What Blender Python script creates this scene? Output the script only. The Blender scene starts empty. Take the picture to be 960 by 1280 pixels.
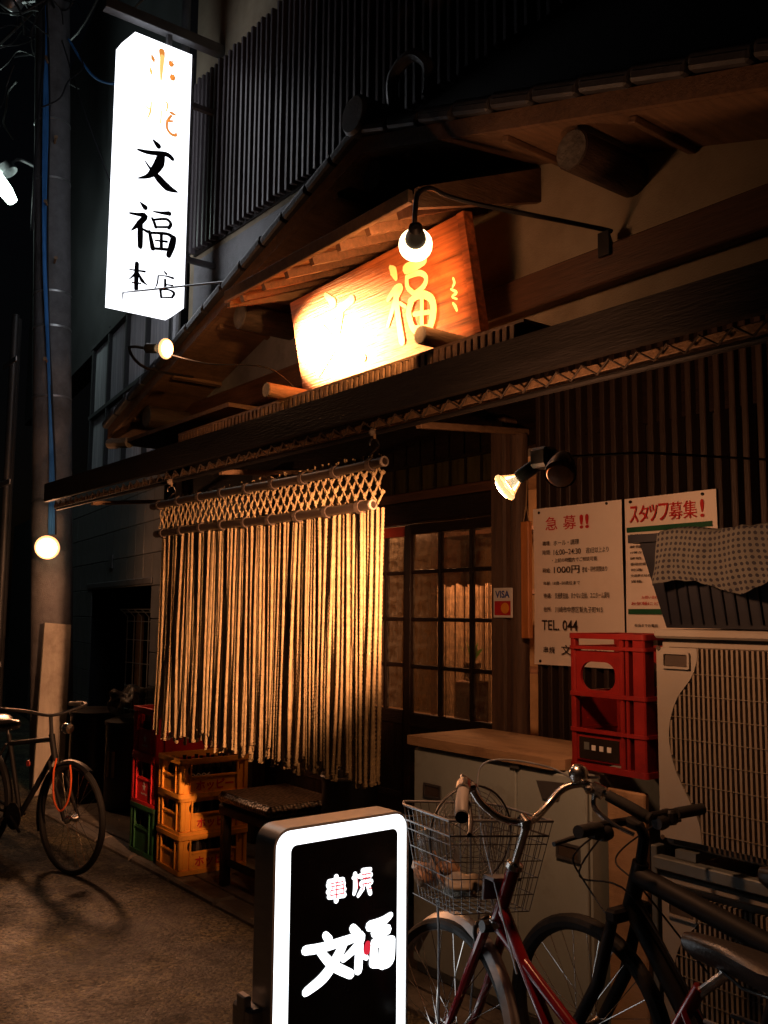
import bpy, bmesh, math, random
from mathutils import Matrix, Vector, noise as mnoise
random.seed(7)
PI = math.pi
R = math.radians
SC = bpy.context.scene
COL = SC.collection

# ------------------------------------------------------------------ camera
YAW, PITCH, ROLL = R(37.7), R(6.25), R(0.5)
fh = Vector((-math.cos(YAW), math.sin(YAW), 0)); rt = Vector((math.sin(YAW), math.cos(YAW), 0)); zz = Vector((0, 0, 1))
fw = fh * math.cos(PITCH) + zz * math.sin(PITCH)
up = -fh * math.sin(PITCH) + zz * math.cos(PITCH)
cr, sr = math.cos(ROLL), math.sin(ROLL)
r2 = rt * cr + up * sr; u2 = -rt * sr + up * cr
cd = bpy.data.cameras.new('camera'); cam = bpy.data.objects.new('camera', cd); COL.objects.link(cam)
cd.sensor_fit = 'VERTICAL'; cd.sensor_height = 24; cd.lens = 24 * 1167 / 1280
cd.clip_start = 0.02; cd.clip_end = 500
M = Matrix((r2, u2, -fw)).transposed().to_4x4(); M.translation = Vector((0, -3.4, 1.6)); cam.matrix_world = M
SC.camera = cam

# ------------------------------------------------------------------ night sky and exposure
W = bpy.data.worlds.new('World'); SC.world = W; W.use_nodes = True
nt = W.node_tree; bg = nt.nodes['Background']
sky = nt.nodes.new('ShaderNodeTexSky'); sky.sky_type = 'NISHITA'; sky.sun_disc = False
sky.sun_elevation = R(-4); sky.sun_rotation = R(200)
nt.links.new(sky.outputs[0], bg.inputs[0]); bg.inputs[1].default_value = 0.05
sd = bpy.data.lights.new('moon_sun', 'SUN'); sd.energy = 0.004; sd.angle = R(0.5); sd.color = (.75, .85, 1)
so = bpy.data.objects.new('moon_sun', sd); COL.objects.link(so); so.rotation_euler = (R(35), R(20), R(160))
SC.view_settings.view_transform = 'Standard'; SC.view_settings.look = 'None'
SC.view_settings.exposure = 0; SC.view_settings.gamma = 1; SC.view_settings.use_curve_mapping = False
SC.cycles.use_denoising = True
SC.cycles.max_bounces = 6; SC.cycles.sample_clamp_indirect = 4.0; SC.cycles.caustics_reflective = False; SC.cycles.caustics_refractive = False

# ------------------------------------------------------------------ materials
def nodes_of(m):
    m.use_nodes = True
    return m.node_tree, m.node_tree.nodes['Principled BSDF']

def mat(name, col, rough=.6, metal=0., var=.25, scale=6., bump=0., bscale=60., spec=.4, stretch=(1, 1, 1), alt=None, altscale=2., altlo=.5, althi=.7, rvar=.12, coat=0., bdist=.01):
    m = bpy.data.materials.new(name); t, b = nodes_of(m); N = t.nodes.new; L = t.links.new
    tc = N('ShaderNodeTexCoord'); mp = N('ShaderNodeMapping'); mp.inputs['Scale'].default_value = stretch
    L(tc.outputs['Object'], mp.inputs[0])
    n = N('ShaderNodeTexNoise'); n.inputs['Scale'].default_value = scale; n.inputs['Detail'].default_value = 6; n.inputs['Roughness'].default_value = .62
    L(mp.outputs[0], n.inputs['Vector'])
    cr = N('ShaderNodeValToRGB'); e = cr.color_ramp.elements
    e[0].position = .28; e[1].position = .72
    e[0].color = (*[c * (1 - var) for c in col], 1); e[1].color = (*[min(1, c * (1 + var)) for c in col], 1)
    L(n.outputs['Fac'], cr.inputs[0]); out = cr.outputs[0]
    if alt:
        n2 = N('ShaderNodeTexNoise'); n2.inputs['Scale'].default_value = altscale; n2.inputs['Detail'].default_value = 8; n2.inputs['Roughness'].default_value = .7
        L(tc.outputs['Object'], n2.inputs['Vector'])
        mr = N('ShaderNodeMapRange'); mr.inputs[1].default_value = altlo; mr.inputs[2].default_value = althi
        L(n2.outputs['Fac'], mr.inputs[0])
        mx = N('ShaderNodeMix'); mx.data_type = 'RGBA'
        L(mr.outputs[0], mx.inputs[0]); L(out, mx.inputs[6]); mx.inputs[7].default_value = (*alt, 1); out = mx.outputs[2]
    L(out, b.inputs['Base Color'])
    r_ = N('ShaderNodeMapRange'); r_.inputs[3].default_value = max(.03, rough - rvar); r_.inputs[4].default_value = min(1, rough + rvar)
    L(n.outputs['Fac'], r_.inputs[0]); L(r_.outputs[0], b.inputs['Roughness'])
    b.inputs['Metallic'].default_value = metal; b.inputs['Specular IOR Level'].default_value = spec
    b.inputs['Coat Weight'].default_value = coat
    if bump:
        n3 = N('ShaderNodeTexNoise'); n3.inputs['Scale'].default_value = bscale; n3.inputs['Detail'].default_value = 5
        L(mp.outputs[0], n3.inputs['Vector'])
        bp = N('ShaderNodeBump'); bp.inputs['Strength'].default_value = bump; bp.inputs['Distance'].default_value = bdist
        L(n3.outputs['Fac'], bp.inputs['Height']); L(bp.outputs[0], b.inputs['Normal'])
    return m

def emis(name, col, strength):
    m = bpy.data.materials.new(name); t, b = nodes_of(m)
    b.inputs['Base Color'].default_value = (*[c * .8 for c in col], 1); b.inputs['Roughness'].default_value = .3
    b.inputs['Emission Color'].default_value = (*col, 1); b.inputs['Emission Strength'].default_value = strength
    return m

def glass(name, tint=(.8, .8, .75), gloss=.1, rough=.05, dirt=.1):
    m = bpy.data.materials.new(name); m.use_nodes = True; t = m.node_tree; t.nodes.clear(); N = t.nodes.new; L = t.links.new
    o = N('ShaderNodeOutputMaterial'); tr = N('ShaderNodeBsdfTransparent'); tr.inputs[0].default_value = (*tint, 1)
    gl = N('ShaderNodeBsdfGlossy'); gl.inputs['Roughness'].default_value = rough
    df = N('ShaderNodeBsdfDiffuse'); df.inputs[0].default_value = (.3, .26, .2, 1)
    fr = N('ShaderNodeLayerWeight'); fr.inputs[0].default_value = .25
    mr = N('ShaderNodeMapRange'); mr.inputs[3].default_value = gloss * .5; mr.inputs[4].default_value = min(1, gloss * 4)
    L(fr.outputs['Fresnel'], mr.inputs[0])
    m1 = N('ShaderNodeMixShader'); L(mr.outputs[0], m1.inputs[0]); L(tr.outputs[0], m1.inputs[1]); L(gl.outputs[0], m1.inputs[2])
    nz = N('ShaderNodeTexNoise'); nz.inputs['Scale'].default_value = 6; nz.inputs['Detail'].default_value = 6
    mr2 = N('ShaderNodeMapRange'); mr2.inputs[1].default_value = .4; mr2.inputs[2].default_value = .8; mr2.inputs[4].default_value = dirt * 2
    L(nz.outputs['Fac'], mr2.inputs[0])
    m2 = N('ShaderNodeMixShader'); L(mr2.outputs[0], m2.inputs[0]); L(m1.outputs[0], m2.inputs[1]); L(df.outputs[0], m2.inputs[2])
    L(m2.outputs[0], o.inputs[0])
    return m

def dots(name, base, dot, scale=60.):
    m = mat(name, base, .85, var=.12, scale=5, bump=.3, bscale=200); t = m.node_tree; b = t.nodes['Principled BSDF']; N = t.nodes.new; L = t.links.new
    src = b.inputs['Base Color'].links[0].from_socket
    uv = N('ShaderNodeUVMap'); vm = N('ShaderNodeVectorMath'); vm.operation = 'FRACTION'
    sc = N('ShaderNodeVectorMath'); sc.operation = 'SCALE'; sc.inputs[3].default_value = scale
    L(uv.outputs[0], sc.inputs[0]); L(sc.outputs[0], vm.inputs[0])
    ds = N('ShaderNodeVectorMath'); ds.operation = 'DISTANCE'; ds.inputs[1].default_value = (.5, .5, 0); L(vm.outputs[0], ds.inputs[0])
    lt = N('ShaderNodeMath'); lt.operation = 'LESS_THAN'; lt.inputs[1].default_value = .3; L(ds.outputs['Value'], lt.inputs[0])
    mx = N('ShaderNodeMix'); mx.data_type = 'RGBA'; L(lt.outputs[0], mx.inputs[0]); L(src, mx.inputs[6]); mx.inputs[7].default_value = (*dot, 1)
    L(mx.outputs[2], b.inputs['Base Color'])
    return m

MT = dict(
    asphalt=None,
    concrete=mat('concrete', (.17, .15, .125), .75, var=.35, scale=12, bump=.6, bscale=90, alt=(.06, .053, .045), altscale=3.5, altlo=.5, althi=.72),
    plaster=mat('plaster', (.36, .29, .2), .9, var=.18, scale=3, bump=.35, bscale=120, alt=(.2, .15, .095), altscale=1.4, altlo=.5, althi=.8),
    plaster_grey=mat('plaster_grey', (.26, .26, .27), .9, var=.2, scale=3, bump=.3, bscale=120, alt=(.12, .12, .12), altscale=1.2),
    dark_wood=mat('dark_wood', (.012, .007, .005), .5, spec=.15, var=.5, scale=7, bump=.5, bscale=30, stretch=(6, 6, .7), alt=(.09, .03, .013), altscale=5, altlo=.6, althi=.8),
    dark_wood_x=mat('dark_wood_x', (.014, .008, .006), .6, spec=.15, var=.5, scale=7, bump=.5, bscale=30, stretch=(.7, 6, 6)),
    brown_wood=mat('brown_wood', (.1, .045, .024), .6, var=.4, scale=7, bump=.4, bscale=25, stretch=(.6, 6, 6)),
    soffit=mat('soffit', (.16, .09, .05), .7, var=.35, scale=6, bump=.4, bscale=25, stretch=(6, .7, 6), alt=(.07, .038, .02), altscale=2.5),
    post_wood=mat('post_wood', (.1, .06, .04), .6, var=.45, scale=6, bump=.5, bscale=25, stretch=(7, 7, .5)),
    log=mat('log', (.2, .12, .065), .65, var=.35, scale=7, bump=.5, bscale=25, stretch=(5, .8, 5)),
    dark_log=mat('dark_log', (.055, .035, .024), .65, var=.4, scale=7, bump=.8, bscale=25, stretch=(5, .8, 5)), dark_log_end=mat('dark_log_end', (.1, .085, .07), .85, var=.5, scale=16, bump=.8, bscale=40),
    pale_board=mat('pale_board', (.4, .36, .3), .7, var=.2, scale=4, stretch=(4, 4, .6), bump=.2, alt=(.24, .2, .16), altscale=3),
    log_end=mat('log_end', (.24, .2, .16), .8, var=.35, scale=14, bump=.5, bscale=40),
    tile=mat('roof_tile', (.045, .045, .05), .5, var=.4, scale=9, bump=.3, bscale=60),
    fascia=mat('fascia', (.02, .017, .016), .6, var=.4, scale=6, bump=.4, bscale=40, stretch=(.5, 4, 4)),
    batten=mat('batten', (.034, .022, .018), .5, var=.35, scale=5, stretch=(5, 5, .5), bump=.3, bscale=40),
    batten_back=mat('batten_back', (.018, .013, .012), .7),
    louver=mat('louver', (.06, .05, .055), .45, var=.35, scale=4, stretch=(6, 6, .4)),
    board=None, rope=None,
    black_metal=mat('black_metal', (.015, .015, .016), .4, metal=.3, var=.3),
    matte_black=mat('matte_black', (.008, .008, .0085), .6, var=.3, spec=.25),
    black_plastic=mat('black_plastic', (.016, .016, .017), .5, var=.3),
    rubber=mat('rubber', (.014, .014, .014), .75, var=.3, bump=.2),
    chrome=mat('chrome', (.62, .6, .57), .22, metal=1, var=.2, scale=20),
    alu=mat('aluminium', (.5, .49, .48), .42, metal=.45, var=.12, scale=10, stretch=(1, 1, 8)),
    dark_wire=mat('dark_wire', (.11, .1, .095), .45, metal=.8, var=.3), galv=mat('galvanised', (.4, .41, .42), .45, metal=.9, var=.25, scale=20),
    red_paint=mat('red_paint', (.2, .008, .012), .22, var=.2, coat=.6),
    yellow_pl=mat('yellow_plastic', (.78, .35, .045), .45, var=.14, scale=7, bump=.12, bscale=60, alt=(.42, .17, .03), altscale=9, altlo=.56, althi=.78),
    red_pl=mat('red_plastic', (.5, .02, .022), .42, var=.15, scale=6, bump=.08, alt=(.26, .012, .014), altscale=8, altlo=.56, althi=.8),
    green_pl=mat('green_plastic', (.02, .1, .035), .5, var=.2, alt=(.03, .04, .02), altscale=8),
    dark_pl=mat('dark_plastic', (.02, .014, .01), .35),
    cabinet=mat('cabinet_paint', (.4, .47, .46), .45, var=.1, scale=4, bump=.06, alt=(.16, .14, .11), altscale=3.5, altlo=.55, althi=.85),
    cab_top=mat('worn_board', (.42, .27, .15), .65, var=.2, scale=5, bump=.25, stretch=(.6, 4, 4), alt=(.2, .11, .06), altscale=4),
    ac=mat('ac_enamel', (.33, .31, .27), .45, var=.08, scale=4, alt=(.3, .24, .17), altscale=3, altlo=.52, althi=.9, bump=.05),
    ac_slat=mat('ac_slat', (.26, .22, .165), .5, var=.1, scale=2),
    ac_dark=mat('ac_dark', (.075, .058, .045), .7),
    ac_rail=mat('ac_rail', (.17, .19, .19), .5, metal=.4),
    paper=mat('poster_paper', (.86, .78, .7), .6, var=.06, scale=3, bump=.5, bscale=6, alt=(.7, .6, .5), altscale=3, altlo=.5, althi=.9),
    red_ink=mat('red_ink', (.5, .02, .02), .6), black_ink=mat('black_ink', (.03, .02, .018), .6, var=.3, scale=60), green_ink=mat('green_ink', (.01, .09, .04), .6),
    white_pl=mat('white_plastic', (.75, .73, .7), .4, var=.06), blue_ink=mat('blue_ink', (.03, .06, .3), .5), orange_ink=mat('orange_ink', (.8, .3, .03), .5),
    chime=mat('chime_wood', (.45, .17, .05), .5, var=.25, scale=8, stretch=(6, 6, .6)),
    cord=mat('cord', (.3, .2, .11), .8), blue_cable=mat('blue_cable', (.04, .16, .42), .45, var=.2), black_cable=mat('black_cable', (.012, .012, .014), .5),
    pole=mat('pole_concrete', (.115, .112, .118), .85, var=.22, scale=14, bump=.5, bscale=120, alt=(.06, .056, .056), altscale=2.5),
    steel_dull=mat('dull_steel', (.22, .22, .23), .5, metal=.8),
    tile_wall=mat('wall_tile', (.13, .135, .14), .4, var=.25, scale=3),
    dark_wall=mat('dark_wall', (.035, .036, .04), .85, var=.3, scale=2, bump=.2),
    poly=mat('corrugated_polycarbonate', (.36, .37, .4), .22, var=.3, scale=6, stretch=(8, 8, .3), spec=.7),
    orange_cable=mat('orange_cable', (.7, .12, .03), .35, coat=.3),
    interior=mat('interior_wall', (.3, .18, .09), .8, var=.3), reed=mat('reed_panel', (.3, .2, .12), .7, var=.3, scale=5, stretch=(14, 14, .4)),
    pane=glass('pane_glass', (.72, .68, .62), .1, .12, .32), clear=glass('clear_film', (.86, .88, .88), .07, .35, .08), bulb_glass=glass('bulb_glass', (.9, .85, .75), .2, .1, .02),
    polka=dots('polka_cloth', (.11, .11, .1), (.02, .02, .03), 1.0), navy=mat('navy_plastic', (.012, .014, .022), .5),
    cushion=mat('quilted_cover', (.055, .04, .035), .35, var=.7, scale=45, bump=1.0, bscale=45, alt=(.25, .2, .16), altscale=38, altlo=.6, althi=.72, spec=.6),
    saddle=mat('saddle_vinyl', (.02, .018, .017), .35, var=.2, bump=.15, bscale=150), skin_bag=mat('beige_bag', (.42, .24, .14), .6, var=.3, bump=.4),
    leaf=mat('leaf', (.12, .4, .05), .4), red_strip=mat('red_lacquer', (.3, .035, .02), .4), olive=mat('transom_cover', (.07, .06, .025), .35, var=.5, scale=9, stretch=(3, 3, .6)),
    em_sign=emis('sign_acrylic', (.9, .93, 1.0), 2.6), em_sign_d=mat('sign_letter', (.012, .012, .03), .4), em_or=emis('orange_backlit_letter', (1.0, .36, .07), .75), em_or2=emis('pale_orange_backlit_letter', (1.0, .68, .2), 1.0),
    em_stand=emis('stand_sign_acrylic', (.93, .97, 1.0), 2.6), em_red=emis('red_backlit_letter', (.85, .03, .06), .8),
    stand_black=mat('stand_black_acrylic', (.006, .006, .007), .25, var=.1),
    em_bulb=emis('lit_bulb', (1.0, .8, .5), 9.0), em_glow=emis('lit_bulb_edge', (1.0, .5, .2), 1.6), em_bulb_soft=emis('lit_bulb_frosted', (1.0, .72, .4), 5.0), em_tube=emis('street_lamp_diffuser', (.8, 1.0, .9), 8.0),
    gilt=mat('gilt_letter', (.88, .72, .36), .4, var=.15),
)

def board_material():
    m = mat('signboard_wood', (.27, .07, .02), .5, var=.85, scale=4.5, stretch=(.35, 4, 7), bump=.5, bscale=14, alt=(.1, .02, .007), altscale=2.2, altlo=.5, althi=.75)
    return m
MT['board'] = board_material()
def asphalt_material():
    m = bpy.data.materials.new('asphalt'); t, b = nodes_of(m); N = t.nodes.new; L = t.links.new
    tc = N('ShaderNodeTexCoord')
    def noise(sc, det=6, ro=.6):
        n = N('ShaderNodeTexNoise'); n.inputs['Scale'].default_value = sc; n.inputs['Detail'].default_value = det; n.inputs['Roughness'].default_value = ro
        L(tc.outputs['Object'], n.inputs['Vector']); return n.outputs['Fac']
    def rng(src, a, b_, lo, hi):
        r = N('ShaderNodeMapRange'); r.inputs[1].default_value = a; r.inputs[2].default_value = b_; r.inputs[3].default_value = lo; r.inputs[4].default_value = hi; L(src, r.inputs[0]); return r.outputs[0]
    def mul(a, b_):
        x = N('ShaderNodeMath'); x.operation = 'MULTIPLY'; L(a, x.inputs[0]); L(b_, x.inputs[1]); return x.outputs[0]
    vo = N('ShaderNodeTexVoronoi'); vo.inputs['Scale'].default_value = 72; L(tc.outputs['Object'], vo.inputs['Vector'])
    sep = N('ShaderNodeSeparateColor'); L(vo.outputs['Color'], sep.inputs[0])
    stones = rng(sep.outputs[0], .0, 1., .2, 2.6)
    patch = mul(rng(noise(2.6, 8, .68), .36, .64, .3, 1.5), rng(noise(11, 6, .7), .32, .66, .55, 1.4))
    val = mul(stones, patch)
    hue = N('ShaderNodeMix'); hue.data_type = 'RGBA'; L(rng(noise(1.3, 5), .4, .62, 0, 1), hue.inputs[0]); hue.inputs[6].default_value = (.06, .053, .042, 1); hue.inputs[7].default_value = (.075, .062, .03, 1)
    vm = N('ShaderNodeVectorMath'); vm.operation = 'SCALE'; L(hue.outputs[2], vm.inputs[0]); L(val, vm.inputs[3]); L(vm.outputs[0], b.inputs['Base Color'])
    L(rng(noise(3.3, 7, .7), .38, .66, .8, .38), b.inputs['Roughness'])
    h = N('ShaderNodeMath'); h.operation = 'ADD'; L(rng(vo.outputs['Distance'], 0, .8, .6, 0), h.inputs[0]); L(rng(noise(22, 6, .7), .2, .8, 0, 2.2), h.inputs[1])
    bp = N('ShaderNodeBump'); bp.inputs['Strength'].default_value = 1; bp.inputs['Distance'].default_value = .012; L(h.outputs[0], bp.inputs['Height']); L(bp.outputs[0], b.inputs['Normal'])
    return m
MT['asphalt'] = asphalt_material()
def bead_material():
    m = mat('beaded_cover', (.03, .02, .016), .4, bump=.0); t = m.node_tree; b = t.nodes['Principled BSDF']; N = t.nodes.new; L = t.links.new
    tc = N('ShaderNodeTexCoord'); vo = N('ShaderNodeTexVoronoi'); vo.inputs['Scale'].default_value = 42; vo.inputs['Randomness'].default_value = .35; L(tc.outputs['Object'], vo.inputs['Vector'])
    cr_ = N('ShaderNodeValToRGB'); e = cr_.color_ramp.elements; e[0].position = .25; e[0].color = (.28, .2, .15, 1); e[1].position = .5; e[1].color = (.02, .014, .012, 1); L(vo.outputs['Distance'], cr_.inputs[0]); L(cr_.outputs[0], b.inputs['Base Color'])
    bp = N('ShaderNodeBump'); bp.invert = True; bp.inputs['Strength'].default_value = 1; bp.inputs['Distance'].default_value = .008; L(vo.outputs['Distance'], bp.inputs['Height']); L(bp.outputs[0], b.inputs['Normal'])
    return m
MT['cushion'] = bead_material()
MT['bag_film'] = glass('bag_film', (.5, .52, .5), .05, .4, .12)
MT['rope'] = mat('straw_rope', (.3, .225, .115), .8, var=.4, scale=30, bump=.6, bscale=300, alt=(.12, .08, .04), altscale=4, altlo=.5, althi=.8)
MT['rope_dark'] = mat('dark_cord', (.05, .035, .025), .8)
MT['bamboo'] = mat('smoked_bamboo', (.03, .021, .016), .4, var=.35, scale=8, stretch=(.6, 4, 4))

# ------------------------------------------------------------------ mesh helpers
class MB:
    def __init__(s): s.v = []; s.f = []; s.uv = None
    def add(s, v, f):
        b = len(s.v); s.v += [tuple(p) for p in v]; s.f += [tuple(i + b for i in q) for q in f]; return s
    def box(s, x0, x1, y0, y1, z0, z1, bev=0., M=None):
        c = ((x0 + x1) / 2, (y0 + y1) / 2, (z0 + z1) / 2); h = (abs(x1 - x0) / 2, abs(y1 - y0) / 2, abs(z1 - z0) / 2)
        if bev <= 0:
            v = [(c[0] + sx * h[0], c[1] + sy * h[1], c[2] + sz * h[2]) for sx in (-1, 1) for sy in (-1, 1) for sz in (-1, 1)]
            f = [(0, 1, 3, 2), (4, 6, 7, 5), (0, 4, 5, 1), (2, 3, 7, 6), (0, 2, 6, 4), (1, 5, 7, 3)]
        else:
            bev = min(bev, min(h) * .9); v = []; idx = {}
            for sx in (-1, 1):
                for sy in (-1, 1):
                    for sz in (-1, 1):
                        for a in range(3):
                            sg = (sx, sy, sz); idx[(sg, a)] = len(v)
                            v.append(tuple(c[k] + sg[k] * (h[k] - (0 if k == a else bev)) for k in range(3)))
            f = []
            for a in range(3):
                b_, c_ = (a + 1) % 3, (a + 2) % 3
                for sg in (-1, 1):
                    q = []
                    for (p, r) in ((-1, -1), (1, -1), (1, 1), (-1, 1)):
                        t = [0, 0, 0]; t[a] = sg; t[b_] = p; t[c_] = r; q.append(idx[(tuple(t), a)])
                    f.append(tuple(q if sg > 0 else q[::-1]))
                for p in (-1, 1):
                    for r in (-1, 1):
                        t0 = [0, 0, 0]; t1 = [0, 0, 0]; t0[a] = -1; t1[a] = 1
                        for t in (t0, t1): t[b_] = p; t[c_] = r
                        t0, t1 = tuple(t0), tuple(t1)
                        f.append((idx[(t0, b_)], idx[(t1, b_)], idx[(t1, c_)], idx[(t0, c_)]))
            for sx in (-1, 1):
                for sy in (-1, 1):
                    for sz in (-1, 1):
                        f.append(tuple(idx[((sx, sy, sz), a)] for a in range(3)))
        if M is not None: v = [tuple(M @ Vector(p)) for p in v]
        return s.add(v, f)
    def bar(s, p0, p1, w, h, bev=0., upv=(0, 0, 1)):
        p0, p1 = Vector(p0), Vector(p1); d = p1 - p0; L = d.length; d.normalize()
        u = Vector(upv); sd = d.cross(u)
        if sd.length < 1e-4: sd = d.cross(Vector((1, 0, 0)))
        sd.normalize(); u = sd.cross(d)
        m = Matrix((d, sd, u)).transposed().to_4x4(); m.translation = (p0 + p1) / 2
        return s.box(-L / 2, L / 2, -w / 2, w / 2, -h / 2, h / 2, bev, m)
    def tube(s, pts, r, seg=8, closed=False, caps=True):
        pts = [Vector(p) for p in pts]; n = len(pts)
        rr = r if isinstance(r, (list, tuple)) else [r] * n
        v = []; f = []; prev = None
        for i, p in enumerate(pts):
            a = pts[(i - 1) % n] if (closed or i > 0) else p
            b = pts[(i + 1) % n] if (closed or i < n - 1) else p
            t = (b - a).normalized() if (b - a).length > 1e-9 else Vector((0, 0, 1))
            if prev is None:
                x = t.orthogonal().normalized()
            else:
                x = prev - t * prev.dot(t)
                x = x.normalized() if x.length > 1e-6 else t.orthogonal().normalized()
            prev = x; y = t.cross(x)
            for k in range(seg):
                an = 2 * PI * k / seg
                v.append(p + (x * math.cos(an) + y * math.sin(an)) * rr[i])
        m = n if closed else n - 1
        for i in range(m):
            j = (i + 1) % n
            for k in range(seg):
                l = (k + 1) % seg
                f.append((i * seg + k, i * seg + l, j * seg + l, j * seg + k))
        if caps and not closed:
            f.append(tuple(range(seg))[::-1]); f.append(tuple((n - 1) * seg + k for k in range(seg)))
        return s.add(v, f)
    def lathe(s, prof, seg=20, origin=(0, 0, 0), axis=(0, 0, 1), cap=True):
        ax = Vector(axis).normalized(); x = ax.orthogonal().normalized(); y = ax.cross(x); o = Vector(origin)
        v = []; f = []
        for (r, h) in prof:
            for k in range(seg):
                an = 2 * PI * k / seg; v.append(o + ax * h + (x * math.cos(an) + y * math.sin(an)) * max(r, 1e-4))
        for i in range(len(prof) - 1):
            for k in range(seg):
                l = (k + 1) % seg; f.append((i * seg + k, i * seg + l, (i + 1) * seg + l, (i + 1) * seg + k))
        if cap:
            f.append(tuple(range(seg))[::-1]); f.append(tuple((len(prof) - 1) * seg + k for k in range(seg)))
        return s.add(v, f)
    def prism(s, poly, d0, d1, fn):
        n = len(poly); v = [fn(a, b, d0) for a, b in poly] + [fn(a, b, d1) for a, b in poly]
        f = [tuple(range(n))[::-1], tuple(range(n, 2 * n))] + [(i, (i + 1) % n, n + (i + 1) % n, n + i) for i in range(n)]
        return s.add(v, f)
    def ring_plate(s, outer, inner, d0, d1, fn):
        n = len(outer); v = []
        for d in (d0, d1):
            v += [fn(a, b, d) for a, b in outer] + [fn(a, b, d) for a, b in inner]
        f = []
        for i in range(n):
            j = (i + 1) % n
            f += [(i, j, n + j, n + i), (2 * n + i, 3 * n + i, 3 * n + j, 2 * n + j), (i, 2 * n + i, 2 * n + j, j), (n + i, n + j, 3 * n + j, 3 * n + i)]
        return s.add(v, f)
    def mesh(s, name, smooth=True, ang=35):
        me = bpy.data.meshes.new(name); me.from_pydata(s.v, [], s.f); me.update()
        bm = bmesh.new(); bm.from_mesh(me); bmesh.ops.recalc_face_normals(bm, faces=bm.faces); bm.to_mesh(me); bm.free()
        if smooth:
            me.polygons.foreach_set('use_smooth', [True] * len(me.polygons))
            me.set_sharp_from_angle(angle=R(ang))
        return me

WORLD = {}
def thing(name, label, cat, loc=(0, 0, 0), rz=0., group=None, world=False):
    o = bpy.data.objects.new(name, None); COL.objects.link(o); o.empty_display_size = .1
    o.location = loc; o.rotation_euler = (0, 0, rz); o['label'] = label; o['category'] = cat
    if group: o['group'] = group
    if world: WORLD[o.name] = Matrix.Translation(Vector(loc)).inverted()
    return o
def obj(name, mb, m, parent=None, smooth=True, loc=None, kind=None):
    me = mb if isinstance(mb, bpy.types.Mesh) else mb.mesh(name, smooth)
    if m is not None:
        mm = MT[m] if isinstance(m, str) else m
        if len(me.materials) == 0: me.materials.append(mm)
    o = bpy.data.objects.new(name, me); COL.objects.link(o)
    if parent:
        o.parent = parent
        if parent.name in WORLD: o.matrix_parent_inverse = WORLD[parent.name]
    if loc: o.location = loc
    if kind: o['kind'] = kind
    return o
def tag(o, label, cat, group=None):
    o['label'] = label; o['category'] = cat
    if group: o['group'] = group
    return o
def copy_tree(o, parent=None):
    c = o.copy(); COL.objects.link(c); c.parent = parent
    for ch in o.children: copy_tree(ch, c)
    return c
def lamp(name, parent, loc, target, watts, col, angle=90., blend=.6, size=.03):
    ld = bpy.data.lights.new(name, 'SPOT'); ld.energy = watts; ld.color = col; ld.spot_size = R(angle); ld.spot_blend = blend; ld.shadow_soft_size = size
    o = bpy.data.objects.new(name, ld); COL.objects.link(o)
    d = Vector(target) - Vector(loc)
    if parent:
        o.parent = parent
        if parent.name in WORLD: o.matrix_parent_inverse = WORLD[parent.name]
    o.location = loc; o.rotation_euler = d.to_track_quat('-Z', 'Y').to_euler()
    return o
def point(name, parent, loc, watts, col, size=.04):
    ld = bpy.data.lights.new(name, 'POINT'); ld.energy = watts; ld.color = col; ld.shadow_soft_size = size
    o = bpy.data.objects.new(name, ld); COL.objects.link(o)
    if parent:
        o.parent = parent
        if parent.name in WORLD: o.matrix_parent_inverse = WORLD[parent.name]
    o.location = loc
    return o

def smooth_path(pts, n=6):
    pts = [Vector(p) for p in pts]; out = []
    for i in range(len(pts) - 1):
        p0 = pts[max(0, i - 1)]; p1 = pts[i]; p2 = pts[i + 1]; p3 = pts[min(len(pts) - 1, i + 2)]
        for k in range(n):
            t = k / n
            out.append(.5 * ((2 * p1) + (p2 - p0) * t + (2 * p0 - 5 * p1 + 4 * p2 - p3) * t * t + (3 * p1 - p0 - 3 * p2 + p3) * t ** 3))
    out.append(pts[-1]); return out

def rrect(w, h, r, n=6, cx=0., cy=0.):
    r = min(r, w / 2, h / 2); out = []
    for (sx, sy, a0) in ((1, 1, 0), (-1, 1, 90), (-1, -1, 180), (1, -1, 270)):
        for k in range(n + 1):
            a = R(a0 + 90 * k / n); out.append((cx + sx * (w / 2 - r) + r * math.cos(a), cy + sy * (h / 2 - r) + r * math.sin(a)))
    return out

_txt = {}
def text_mb(s, size, fn, depth=.001, align='LEFT', bold=0.):
    """lettering built from glyph outlines: fn(u, v, d) places it"""
    key = (s, bold)
    if key not in _txt:
        c = bpy.data.curves.new('lettering', 'FONT'); c.body = s; c.size = 1; c.offset = bold; c.resolution_u = 3
        o = bpy.data.objects.new('lettering', c); COL.objects.link(o)
        dg = bpy.context.evaluated_depsgraph_get(); dg.update()
        me = o.evaluated_get(dg).to_mesh()
        v = [(p.co.x, p.co.y) for p in me.vertices]; f = [tuple(q.vertices) for q in me.polygons]
        o.evaluated_get(dg).to_mesh_clear(); bpy.data.objects.remove(o); bpy.data.curves.remove(c)
        _txt[key] = (v, f)
    v, f = _txt[key]
    x1 = max((p[0] for p in v), default=0); x0 = min((p[0] for p in v), default=0)
    off = {'LEFT': -x0, 'CENTER': -(x0 + x1) / 2, 'RIGHT': -x1}[align]
    mb = MB(); mb.add([fn((p[0] + off) * size, p[1] * size, depth) for p in v], f); mb.width = (x1 - x0) * size
    return mb
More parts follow.
